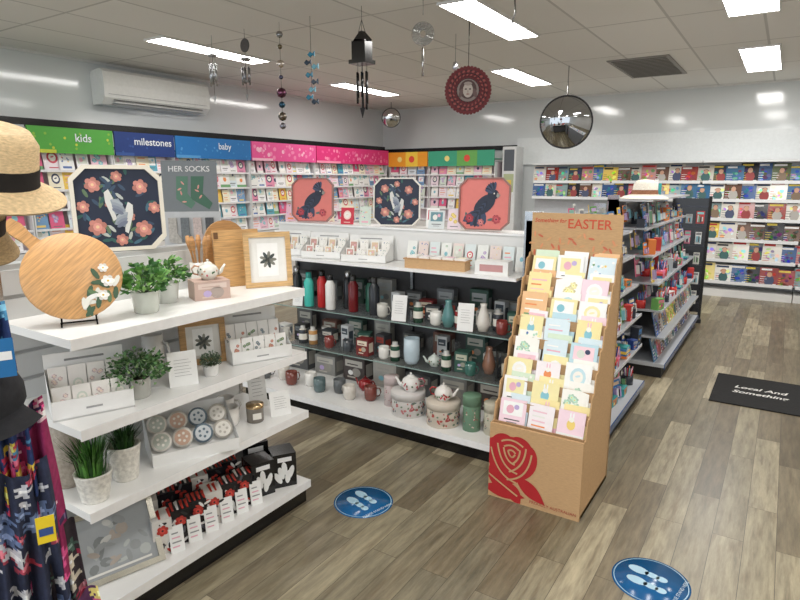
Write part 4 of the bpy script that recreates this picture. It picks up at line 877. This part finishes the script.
def convex(r,tint):
    pr=[(0,.0)]+[(r*math.sin(k*.11)/math.sin(.88),-(1-math.cos(k*.11))*r*.8) for k in range(1,9)]
    g=M().lathe([(a,b) for a,b in pr],tint,'mirror',40); zb=pr[-1][1]
    rim=M().lathe([(r,zb),(r*1.0,zb+.008),(r*1.04,zb+.004),(r*1.04,zb-.03),(r*.9,zb-.04),(0,zb-.04)],(60,60,64),'matte',40)
    return g,rim
g,rim=convex(.3,(176,178,180)); 
o=thing('convex_mirror','large round convex security mirror hung near the ceiling','mirror',(-2.31,7.2,2.27),[('glass',g),('rim',rim,'thin grey rim'),('bracket',M().tube([(0,0,-.13),(0,.1,-.3),(0,.66,-.2)],.006,(170,170,170),'metal'))],(97,0,18))
g,rim=convex(.16,(190,190,190))
o=thing('convex_mirror','small round convex security mirror near the corner','mirror',(-5.95,8.9,2.66),[('glass',g),('rim',rim,'thin grey rim'),('bracket',M().tube([(0,0,-.1),(0,.1,-.15),(0,.26,-.12)],.008,(150,150,150),'metal'))],(97,0,33))

# ------------------------------------------------------------ floor decals & mat
def decal(loc,rot):
    m=M().lathe([(.15,0),(.15,.0012),(0,.0013)],(24,92,146),'gloss',48).lathe([(.143,.0015),(.139,.0015)],(150,190,215),'gloss',48)
    for s in (-1,1):
        fx=s*.035; fy=.01*s+.012
        for cx,cy,rx_,ry in ((fx,fy+.04,.024,.042),(fx,fy-.055,.018,.022),(fx,fy-.015,.017,.03)):
            n=16; m.add([(cx+rx_*math.cos(2*pi*k/n),cy+ry*math.sin(2*pi*k/n),.0022) for k in range(n)],[tuple(range(n))],(176,212,232),'gloss')
    t=M().text('PLEASE STAND HERE',.02,0,-.113,-.0024,(200,220,235))
    t2=[(x,z,-y) for x,y,z in t.v]; b=len(m.v); m.v+=t2; m.f+=[[b+i for i in f] for f in t.f]; m.c+=t.c; m.m+=t.m; m.s+=t.s
    thing('floor_decal','round blue floor sticker with two pale footprints','floor sticker',loc,m,rot,group='blue footprint floor stickers')
decal((-1.64,2.19,.0005),75); decal((-.3,2.34,.0005),80)
m=M().box(-.36,-.37,0,.36,.37,.008,(26,26,27),'cloth')
for i,tx in enumerate(('Local And','Something')):
    t=M().text(tx,.085,-.05,.06-.12*i,-.009,(226,224,220),shear=.25,bold=.002)
    b=len(m.v); m.v+=[(x,z,-y) for x,y,z in t.v]; m.f+=[[b+k for k in f] for f in t.f]; m.c+=t.c; m.m+=t.m; m.s+=t.s
thing('floor_mat','black rectangular doormat with pale italic lettering','mat',(.03,5.08,0),m,0)

# ------------------------------------------------------------ hats and scarves
PXX,PYY=-1.68,.46
pole=M().lathe([(.2,0),(.2,.02),(.02,.03),(.015,.05),(.015,1.72),(0,1.72)],(120,120,122),'metal',20)
thing('hat_stand','metal pole stand carrying hats and scarves','hat stand',(PXX,PYY,0),pole)
def hat(col,band_,br,brim_drop=.02,mat='straw',h=1.0):
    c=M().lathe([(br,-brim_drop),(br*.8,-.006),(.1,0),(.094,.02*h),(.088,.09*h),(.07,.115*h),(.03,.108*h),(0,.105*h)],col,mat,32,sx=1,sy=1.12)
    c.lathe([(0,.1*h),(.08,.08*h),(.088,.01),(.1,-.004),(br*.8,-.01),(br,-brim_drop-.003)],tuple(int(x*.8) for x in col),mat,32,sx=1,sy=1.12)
    b=M().lathe([(.0985,.004),(.0955,.02),(.0935,.045)],band_,'cloth',32,sy=1.12)
    return [('crown_and_brim',c),('band',b)]
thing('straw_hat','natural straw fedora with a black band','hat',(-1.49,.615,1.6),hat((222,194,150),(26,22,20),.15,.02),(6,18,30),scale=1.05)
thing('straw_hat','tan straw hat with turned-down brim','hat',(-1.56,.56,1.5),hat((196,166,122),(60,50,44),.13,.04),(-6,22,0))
cp=M().lathe([(.1,0),(.1,.03),(.085,.075),(.05,.1),(0,.108)],(34,34,38),'cloth',24); vz=M()
aa=[(-1+i*.25) for i in range(9)]
vz.add([(.09*math.cos(a),.09*math.sin(a),.006) for a in aa]+[((.15 if 0<i<8 else .1)*math.cos(a*.8),(.15 if 0<i<8 else .1)*math.sin(a*.8),-.02) for i,a in enumerate(aa)],[(i,i+9,i+10,i+1) for i in range(8)],(26,26,30),'cloth',True)
thing('cap','black cloth cap with a short peak','cap',(-1.56,.565,1.08),[('crown',cp),('peak',vz)],(8,12,0))
def scarf(w,h,seed,bg,cols,flare=.3):
    r=random.Random(seed); vs=[];fs=[];cs=[]; nx,nz=70,int(h*130)
    ph=r.uniform(0,6)
    fl=[(r.uniform(-.5,.5)*w,r.uniform(0,h),r.uniform(.012,.03),r.choice(cols)) for k in range(60)]
    for j in range(nz+1):
        t=j/nz
        for i in range(nx+1):
            s=i/nx-.5
            x=s*w*(1+flare*t); y=.02*math.sin(s*36+ph+t*1.5)*(.4+t)+.008*math.sin(t*9+s*20)
            vs.append((x,y,-h*t-.02*math.sin(s*9)))
    W=nx+1
    for j in range(nz):
        for i in range(nx):
            fs.append((j*W+i,j*W+i+1,(j+1)*W+i+1,(j+1)*W+i))
            x=(i/nx-.5)*w; z=h*j/nz; c=bg
            for (fx,fz,fr,fcn) in fl:
                d=math.hypot(x-fx,z-fz); a=math.atan2(z-fz,x-fx)
                if d<fr*(.7+.3*math.cos(5*a)): c=fcn if d>fr*.3 else tuple(min(255,q+70) for q in fcn)
            cs.append(c)
    return M().add(vs,fs,cs,'cloth',True)
SCF=[((50,40,60),[(190,50,90),(40,110,160),(110,140,90),(230,140,60)]),((40,60,110),[(90,160,200),(200,60,90),(230,200,80)]),((150,40,90),[(230,90,150),(240,200,210),(60,40,80)]),((44,50,74),[(110,130,170),(210,210,216),(180,70,90)]),((60,50,56),[(190,120,130),(80,106,94),(220,210,190),(170,50,80)]),((90,50,90),[(210,90,140),(60,110,90),(230,210,120)])]
DX,DY=-.03,-.02
for k,(x,y,z,h,w,rot) in enumerate(((-1.6,.58,1.46,.4,.16,60),(-1.54,.6,1.3,.5,.14,70),(-1.54,.63,1.05,.5,.19,60),(-1.5,.6,.9,.5,.2,75),(-1.53,.65,.7,.6,.22,60),(-1.46,.62,.52,.48,.28,70))):
    thing('scarf','patterned floral scarf hanging in folds from the stand','scarf',(x+DX,y+DY,z),scarf(w,h,k+1,*SCF[k]),rot,group='scarves on the stand')
thing('price_tag','yellow and blue swing tag hanging on scarves','tag',(-1.43,.62,.8),M().box(-.02,-.001,-.07,.02,.001,0,(236,206,40),'paper').rect(-.015,-.05,.015,-.03,-.002,(50,80,140)),65)
thing('price_tag','bright blue cardboard hanging tag','tag',(-1.45,.59,1.25),M().box(-.02,-.001,-.09,.02,.001,0,(30,110,170),'paper').rect(-.015,-.05,.015,-.03,-.002,(240,240,240)),65)
